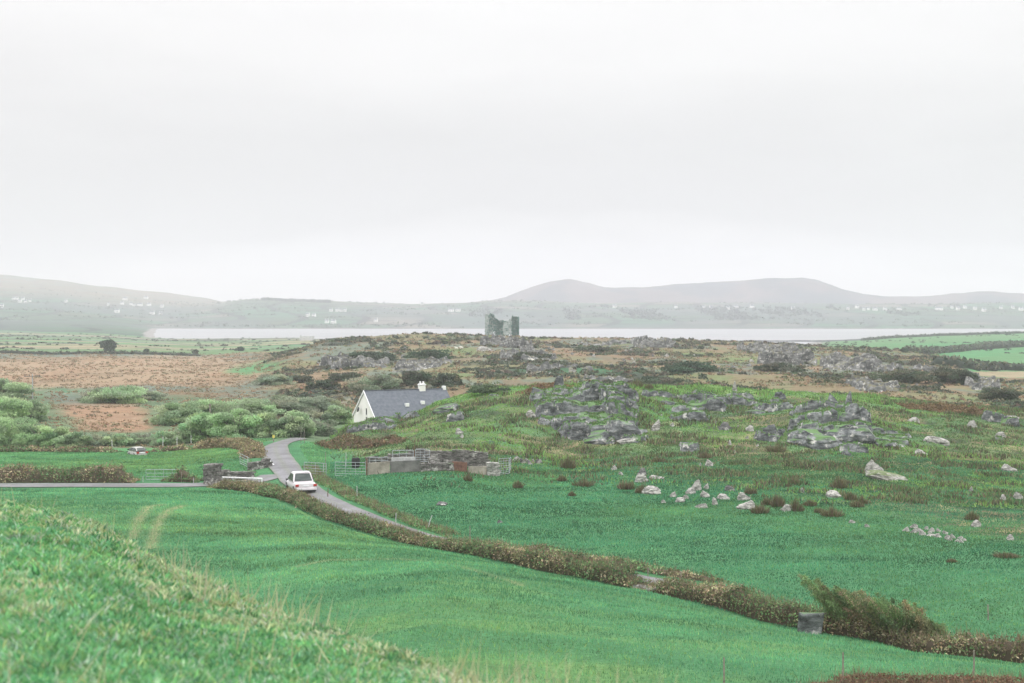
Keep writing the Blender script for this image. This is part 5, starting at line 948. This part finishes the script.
mb = MB(); mb.box((-.05, -.9, .7), (.1, .45, .10)); mb.build('window_sill', M['dark'], cot)
d_ = lathe('satellite_dish', [(.38, .10), (.30, .04), (.12, .0), (.03, .0)], 'dark', (-.35, 1.25, 3.25), cot); d_.rotation_euler = (0, R(-75), 0)

# ================================================================== CARS
def car(label, x, y, rz, boot=True, Lc=4.35, Wc=1.72, Hc=1.42, dz=0, cat='car', paint='white_paint'):
    root = empty('parked_car' if not boot else 'saloon_car', (x, y, gz(x, y) + dz), rz); tag(root, label, cat)    # +y is forward
    def loft(name, rows, mat, parent, smooth=True, sub=2):
        """rows: (y, halfwidth, zbottom, ztop, round)"""
        V = []; k = 10
        for (yy, hw, zb, zt) in rows:
            for q in range(k):
                a = 2 * math.pi * (q + .5) / k; cx_, sz_ = math.cos(a), math.sin(a); V.append((math.copysign(abs(cx_) ** .35, cx_) * hw * (1 if sz_ < .2 else .95), yy, (zb + zt) / 2 + math.copysign(abs(sz_) ** .35, sz_) * (zt - zb) / 2))
        Fs = [(i * k + q, (i + 1) * k + q, (i + 1) * k + (q + 1) % k, i * k + (q + 1) % k) for i in range(len(rows) - 1) for q in range(k)]; mb = MB(); mb.add(V, Fs + [tuple(range(k)), tuple(range((len(rows) - 1) * k, len(rows) * k))[::-1]])
        o = mb.build(name, M[mat], parent, smooth=smooth); s_ = o.modifiers.new('sub', 'SUBSURF'); s_.levels = s_.render_levels = sub; return o
    h = Wc / 2; Lh = Lc / 2
    bt = 1.0 if boot else .80
    loft('body', [(-Lh, h * .82, .38, bt * .92), (-Lh + .04, h * .93, .3, bt), (-Lh + .5, h, .25, bt + .02), (-.7, h, .24, .92), (.3, h, .24, .92), (1.1, h, .26, .90), (Lh - .35, h * .96, .3, .78), (Lh - .04, h * .85, .33, .66), (Lh, h * .7, .38, .58)], paint, root)
    rb = -Lh + (1.2 if boot else .15); gh = [(rb, .92), (rb + .55, Hc - .06), (.25, Hc - .03), (1.15, .90)]
    def gl(name, pts, mat='glass', par=root):
        mb = MB(); mb.add(pts, [tuple(range(len(pts)))]); o = mb.build(name, M[mat], par); s_ = o.modifiers.new('thick', 'SOLIDIFY'); s_.thickness = .03; return o
    wt = h * .76; wb = h * .93
    mb = MB(); zr = Hc - .05; 
    V = [(-wb, rb, .90), (wb, rb, .90), (wb, 1.15, .88), (-wb, 1.15, .88), (-wt, rb + .5, zr), (wt, rb + .5, zr), (wt, .35, zr), (-wt, .35, zr)]
    mb.add(V, [(0,1,2,3)[::-1], (4,5,6,7), (0,1,5,4), (1,2,6,5), (2,3,7,6), (3,0,4,7)]); mb.build('cabin', M[paint], root, bevel=.05)
    loft('roof', [(rb + .42, wt * .8, zr - .02, zr + .03), (rb + .55, wt * 1.02, zr - .03, zr + .055), (-.2, wt * 1.05, zr - .03, zr + .07), (.25, wt * 1.02, zr - .03, zr + .05), (.42, wt * .8, zr - .03, zr + .02)], paint, root, sub=1)
    def lerp(a, b, t_): return tuple(a[i] + (b[i] - a[i]) * t_ for i in range(3))
    def inset(q, e, n_):
        c = [sum(p[i] for p in q) / 4 for i in range(3)]; return [tuple(c[i] + (p[i] - c[i]) * e[0 if i != 2 else 1] + n_[i] for i in range(3)) for p in q]
    rear = [V[1], V[0], V[4], V[5]]; gl('rear_window', inset(rear, (.84, .74), (0, -.035, .02)))
    frt = [V[3], V[2], V[6], V[7]]; gl('windscreen', inset(frt, (.86, .8), (0, .03, .02)))
    for sd, q in ((1, (V[2], V[1], V[5], V[6])), (-1, (V[0], V[3], V[7], V[4]))):
        q0, q1, q2, q3 = q
        a = [lerp(q0, q1, .0), lerp(q0, q1, .48), lerp(q3, q2, .48), lerp(q3, q2, 0)]; b = [lerp(q0, q1, .52), lerp(q0, q1, 1), lerp(q3, q2, 1), lerp(q3, q2, .52)]
        for w_ in (a, b): gl('side_window', inset(w_, (.88, .72), (sd * .02, 0, .01)))
        mb = MB(); mb.box((sd * (h + .09), .75, .98), (.18, .10, .13), jit=.01); mb.build('wing_mirror', M['tyre'], root, bevel=.02)
        mb = MB(); mb.box((sd * h * .80, -Lh - .0, .74), (.30, .10, .20)); mb.build('tail_light', M['red_lamp'], root, bevel=.02)
        mb = MB(); mb.box((sd * h * .66, Lh - .07, .62), (.34, .12, .14)); mb.build('headlight', M['glass'], root, bevel=.02)
        for yy in (-Lh + .85, Lh - .85):
            wl = lathe('wheel', [(.22, -.09), (.30, -.09), (.315, -.05), (.315, .05), (.30, .09), (.22, .09)], 'tyre', (sd * (h - .09), yy, .31), root, 18); wl.rotation_euler = (0, R(90), 0)
            rim = lathe('rim', [(.02, -.075), (.20, -.07), (.21, .07), (.02, .075)], 'chrome', (0, 0, 0), wl, 12); rim.scale = (1, 1, 1.3)
    mb = MB(); mb.box((0, -Lh - .03, .42), (Wc * .93, .16, .20)); mb.build('bumper', M[paint], root, bevel=.04)
    mb = MB(); mb.box((0, -Lh - .03, .70), (.52, .05, .12)); mb.build('number_plate', M['trim'], root, bevel=.008)
    mb = MB(); mb.box((0, -Lh - .02, .26), (Wc * .8, .2, .16)); mb.build('rear_valance', M['tyre'], root, bevel=.02)
    return root
xc, yc_ = (300.5 - 512) / F * 127.4, 127.4
car('white saloon car driving away along the lane beside the hedge', xc, yc_, R(20), True, 4.9, 2.0, 1.74, dz=.12)
xp, yp = rp(137, 455, 16.6); car('old white hatchback parked in the grass behind the small field', xp, yp, R(38), False, 3.1, 1.4, 1.3, dz=-.4, paint='old_paint')

# ================================================================== CASTLE RUIN
def castle():
    Y0 = 850; sc = Y0 / F; xc = (501.5 - 512) * sc; zb = gz(xc, Y0) - .5
    root = empty('ruined_castle', (xc, Y0, zb)); tag(root, 'ruined ivy clad stone tower house on the skyline before the loch', 'castle')
    cell = .6; Wd = 33 * sc; Dp = 12.0; topz = lambda py_: CAMZ - (py_ - HY) * sc - zb
    pk = [(485, 314.3), (486.5, 313.6), (489, 315.2), (491, 313.4), (493, 314.4), (494.5, 315.8), (496, 318.8), (497.5, 319.6), (499, 321), (503, 320.7), (506, 321.2), (508.6, 320.9), (510.3, 319.2), (511.6, 317.5), (512.7, 315.6), (514, 317.3), (516, 316.8), (517.5, 317.3)]
    def prof_top(u, dr): return topz(np.interp(485 + u / sc + dr, [p[0] for p in pk], [p[1] for p in pk]) + .5 * (vnoise(u * 1.3, dr, 5) - .5))
    def wall(P0, ang, L, topf, holes, name='stone_wall'):
        mb = MB(); n = int(L / cell); th = 1.8
        for i in range(n):
            h_ = topf((i + .5) * cell); m = int(h_ / cell)
            for j in range(m + 1):
                zc = (j + .5) * cell
                if any(a0 <= (i + .5) * cell <= a1 and b0 <= zc <= b1 for a0, a1, b0, b1 in holes): continue
                mb.box(((i + .5) * cell, th / 2, zc), (cell * 1.0, th + random.uniform(-.12, .12), cell), jit=.03)
        o = mb.build(name, M['castle'], root); o.location = P0; o.rotation_euler.z = ang; return o
    holes = [(Wd * .24, Wd * .30, 4.5, 7.5), (Wd * .25, Wd * .29, 10.5, 12.6), (Wd * .71, Wd * .75, 4.6, 6.2), (Wd * .42, Wd * .45, 8, 9.2), (Wd * .1, Wd * .13, 8, 10)]
    wall((-Wd / 2, -Dp / 2, 0), 0, Wd, lambda u: prof_top(u, 0), holes, 'front_wall')
    wall((-Wd / 2, Dp / 2 - 1.8, 0), 0, Wd, lambda u: prof_top(u, 1.2) - 1.0, [(Wd * .23, Wd * .31, 4, 8), (Wd * .70, Wd * .76, 4.2, 6.6)], 'back_wall')
    for u0, nm in ((0, 'left_wall'), (Wd - 1.8, 'right_wall')):
        t0 = prof_top(u0 + .9, 0); wall((-Wd / 2 + u0 + 1.8, -Dp / 2 + 1.8, 0), R(90), Dp - 3.6, lambda u: t0 - 1.5 - 2.5 * vnoise(u / 3, u0, 8), [], 'side_wall')
    pts = []
    for k in range(15000):
        u = random.uniform(0, Wd); f = u / Wd; dens = 1.0 if f > .82 else (.75 if .33 < f < .55 else (.35 if .08 < f < .33 else .12)); z_ = random.uniform(0, 1) ** .9 * prof_top(u, 0)
        if random.random() < dens * (vnoise(u / 1.6, z_ / 2.2, 17) * .9 + (.3 if f > .82 else .05)) : pts.append((-Wd / 2 + u, -Dp / 2 - random.uniform(0, .35), z_ + .2))
    for k in range(1500):
        pts.append((Wd / 2 + random.uniform(-.1, .5), random.uniform(-Dp / 2, Dp / 2), random.random() * prof_top(Wd - .5, 0)))
    P = np.array(pts); V, Fq, Cc = leaves(P, .45, pick([(.11, .22, .18, 2), (.12, .24, .20, 2), (.10, .17, .15, 1)], len(P), .2)); np_mesh('ivy', V, Fq, M['leaf'], root, cols=Cc)
castle()
# low ruin on the left
xr, yr, zr_ = ray(307, 340.5, 1000, 1550); rr = empty('ruined_building', (xr, yr, zr_ - .3)); tag(rr, 'low grey roofless ruin on the shore left of the heath hill', 'ruin')
for (cx_, cy_, w_, d_2, h_) in [(0, -2.5, 12, .8, 4.2), (0, 2.5, 12, .8, 3.4), (-5.6, 0, .8, 4.2, 5.0), (5.6, 0, .8, 4.2, 4.4)]:
    mb = MB(); n = int(max(w_, d_2) / 1.0)
    for k in range(n):
        t_ = (k + .5) / n - .5; mb.box((cx_ + (t_ * w_ if w_ > d_2 else 0), cy_ + (t_ * d_2 if w_ < d_2 else 0), h_ * .5), (w_ / n if w_ > d_2 else w_, d_2 / n if w_ < d_2 else d_2, h_ * random.uniform(.85, 1.1)), jit=.02)
    mb.build('wall', M['castle'], rr)

# ================================================================== FAR HOUSES
def house(px_, py_, wpx, label, group, y0=2620, y1=4700):
    x, y, z = ray(px_, py_, y0, y1); s = y / F; w_ = max(6.5, wpx * s * .95); d_ = 8; h_ = 4.4 + .5 * random.random(); r_ = 3.0; mb = MB()
    mb.box((0, 0, h_ / 2 - 1), (w_, d_, h_ + 2)); 
    V = [(-w_/2, -d_/2, h_), (w_/2, -d_/2, h_), (w_/2, d_/2, h_), (-w_/2, d_/2, h_), (-w_/2, 0, h_ + r_), (w_/2, 0, h_ + r_)]; mb.add(V, [(0,1,5,4), (2,3,4,5)], 1); mb.add(V, [(1,2,5), (3,0,4)], 0)
    for sd in (-.38, .38): mb.box((w_ * sd, 0, h_ + r_ + .2), (1.0, 1.0, 1.6))
    for q in (-.3, 0, .3): mb.box((w_ * q, -d_ / 2 - .02, 2.2), (1.3, .08, 1.5), mi=2)
    o = mb.build('white_house', [M['white_wall'], M['slate'], M['dark']], loc=(x, y, z)); o.rotation_euler.z = random.uniform(-.35, .35); return tag(o, label, 'house', group)
ordn = ['first', 'second', 'third', 'fourth', 'fifth', 'sixth', 'seventh', 'eighth', 'ninth', 'tenth', 'eleventh', 'twelfth', 'thirteenth', 'fourteenth', 'fifteenth', 'sixteenth', 'seventeenth', 'eighteenth']
for nm, yy0, L in [('on the far slope at the left edge', 1900, [(2, 307.5, 2), (14, 300, 3), (17, 300, 3), (20, 302.5, 3), (23, 300, 3), (25.5, 303, 3), (30, 302, 2), (66, 302.5, 2)]),
    ('in the village on the far left hillside', 2300, [(108.5, 305.5, 3), (117, 312.5, 5), (122, 304.5, 4), (125, 300, 5), (131, 305, 3), (134, 306.5, 3), (140, 306, 5), (146, 298.8, 4), (149, 305.7, 4), (152, 314.5, 5), (160.5, 315, 3), (162, 307.5, 3)]),
    ('across the loch between left hillside and castle', 2620, [(308, 316.5, 3), (314, 317, 3), (327, 323, 4), (331, 311.5, 2), (333.5, 323.4, 5), (337, 311.5, 3), (341, 311.5, 3), (345, 311.5, 3), (376, 322, 3), (422, 305.5, 2), (451, 311.5, 6), (458, 311.5, 5)]),
    ('across the loch between castle and the tall hill end', 2620, [(614.5, 307.5, 4), (676, 308, 3), (704, 308.5, 3), (711, 308.5, 3), (728, 309.5, 4), (736, 308.5, 5), (752, 308, 4), (793, 310, 4)]),
    ('in the row across the loch at the right', 2620, [(848, 309.5, 3), (857, 308.2, 3), (864, 310.5, 3), (868.5, 310, 3), (875, 310.5, 5), (885, 310.5, 3), (899, 310.5, 5), (939, 310.2, 8), (952, 308.5, 3), (958, 310, 3), (965, 308.5, 3), (975, 309.7, 3), (984, 311.5, 4), (1001, 309, 3), (1013, 308.5, 3), (1021, 310.5, 4)])]:
    for i, (a, b_, c_) in enumerate(L): house(a, b_, c_, ordn[i] + ' white house from the left ' + nm, 'white houses ' + nm, yy0)

# ================================================================== SHEEP
def sheep(px_, pyb, rz, label):
    x, y, z = ray(px_, pyb, 300, 700); nodes = [((0, 0, .62), .27), ((0, .32, .64), .25), ((0, -.32, .63), .26), ((0, .5, .80), .13), ((0, .62, .92), .10), ((0, .78, .84), .06)]
    E = [(0, 1), (0, 2), (1, 3), (3, 4), (4, 5)]
    for sx_, sy_ in ((-.13, .34), (.13, .34), (-.13, -.36), (.13, -.36)):
        k = len(nodes); nodes += [((sx_, sy_, .42), .08), ((sx_, sy_ + (.02 if sy_ > 0 else -.05), .22), .04), ((sx_, sy_, .02), .035)]; E += [(1 if sy_ > 0 else 2, k), (k, k + 1), (k + 1, k + 2)]
    k = len(nodes); nodes.append(((0, -.6, .5), .05)); E.append((2, k))
    for sx_ in (-1, 1): k = len(nodes); nodes.append(((sx_ * .12, .6, .93), .03)); E.append((4, k))
    me = bpy.data.meshes.new('sheep'); me.from_pydata([n_[0] for n_ in nodes], E, []); me.materials.append(M['fleece']); o = bpy.data.objects.new('sheep', me); link(o)
    m = o.modifiers.new('skin', 'SKIN')
    if not me.skin_vertices: me.attributes.new
    for v, n_ in zip(me.skin_vertices[0].data, nodes): v.radius = (n_[1], n_[1])
    me.skin_vertices[0].data[0].use_root = True; s_ = o.modifiers.new('sub', 'SUBSURF'); s_.levels = s_.render_levels = 2
    o.location = (x, y, z); o.rotation_euler.z = rz; o.scale = (1.15,) * 3; tag(o, label, 'sheep', 'sheep on the heath hill')
def sheep_all():
    for a in [(456.5, 350, 1.2, 'left one of two white sheep below the castle left side'), (461.5, 349.5, 1.7, 'right one of two white sheep below the castle left side'), (529.5, 362.3, -1.4, 'left one of two white sheep under the crags right of the castle'), (532.8, 362.5, 1.5, 'right one of two white sheep under the crags right of the castle')]:
        sheep(*a)
try:
    sheep_all()
except Exception as ex:
    print('SHEEP', ex)

# ------------------------------------------------------------------ air, sky, sun, camera
hz = MB(); hz.box((200, 2900, 145), (9000, 6100, 302))
m, nt, b = new_mat('haze_air'); nt.nodes.remove(b)
pv = N(nt, 'ShaderNodeVolumePrincipled'); pv.inputs['Density'].default_value = 2.3e-4; pv.inputs['Color'].default_value = (.85, .868, .915, 1); pv.inputs['Anisotropy'].default_value = 0
nt.links.new(pv.outputs[0], nt.nodes['Material Output'].inputs['Volume'])
tag(hz.build('haze', m), 'pale damp air fading the far shore', 'haze', kind='stuff')

w = bpy.data.worlds.new('World'); scene.world = w; w.use_nodes = True; nt = w.node_tree; bg = nt.nodes['Background']
SUN_EL, SUN_AZ = R(58), R(200)
st = N(nt, 'ShaderNodeTexSky', sky_type='NISHITA', sun_disc=False, sun_elevation=SUN_EL, sun_rotation=SUN_AZ)
tc = N(nt, 'ShaderNodeTexCoord'); sx = N(nt, 'ShaderNodeSeparateXYZ'); nt.links.new(tc.outputs['Generated'], sx.inputs[0])
mp = N(nt, 'ShaderNodeMapping'); mp.inputs['Scale'].default_value = (1.5, 1.5, 6); nt.links.new(tc.outputs['Generated'], mp.inputs['Vector'])
nz = N(nt, 'ShaderNodeTexNoise'); nz.inputs['Scale'].default_value = 1.6; nz.inputs['Detail'].default_value = 5; nt.links.new(mp.outputs[0], nz.inputs['Vector'])
ad = N(nt, 'ShaderNodeMath', operation='MULTIPLY_ADD'); nt.links.new(nz.outputs['Fac'], ad.inputs[0]); ad.inputs[1].default_value = .16; nt.links.new(sx.outputs[2], ad.inputs[2])
S = 1.0
cl = ramp(nt, ad.outputs[0], [(.0, (.95*S, .92*S, .91*S)), (.10, (.94*S, .91*S, .90*S)), (.135, (.72*S, .70*S, .695*S)), (.19, (.77*S, .755*S, .75*S)), (.27, (.97*S, .95*S, .94*S)), (.40, (1.2*S, 1.18*S, 1.17*S)), (.64, (1.8*S*1.3, 1.76*S*1.3, 1.76*S*1.3)), (1.0, (2.5*S*1.3, 2.45*S*1.3, 2.45*S*1.3))])
bg.inputs['Strength'].default_value = .1
sc_ = mix_rgb(nt, 'MULTIPLY', 1.0, cl, (10, 10, 10, 1))
out = mix_rgb(nt, 'MIX', .93, st.outputs[0], sc_)
nt.links.new(out, bg.inputs['Color'])
sun = bpy.data.lights.new('sun', 'SUN'); sun.energy = .8; sun.angle = R(25); sun.color = (1, .97, .93)
so = bpy.data.objects.new('sun', sun); COL.objects.link(so)
dv = Vector((math.sin(SUN_AZ) * math.cos(SUN_EL), math.cos(SUN_AZ) * math.cos(SUN_EL), math.sin(SUN_EL)))
so.rotation_euler = (-dv).to_track_quat('-Z', 'Y').to_euler()
cd = bpy.data.cameras.new('camera'); cam = bpy.data.objects.new('camera', cd); COL.objects.link(cam); scene.camera = cam
cam.location = (0, 0, CAMZ); cam.rotation_euler = (R(90), 0, 0)
cd.sensor_width = 36; cd.lens = 36 * F / 1024; cd.shift_y = -(341.5 - HY) / 1024; cd.clip_end = 20000; cd.clip_start = .1
cd.dof.use_dof = True; cd.dof.focus_distance = 150; cd.dof.aperture_fstop = 2.8
vs = scene.view_settings; vs.view_transform = 'Standard'; vs.look = 'None'; vs.gamma = 1; vs.exposure = 0.0; vs.use_curve_mapping = False
scene.cycles.volume_bounces = 1; scene.cycles.max_bounces = 6
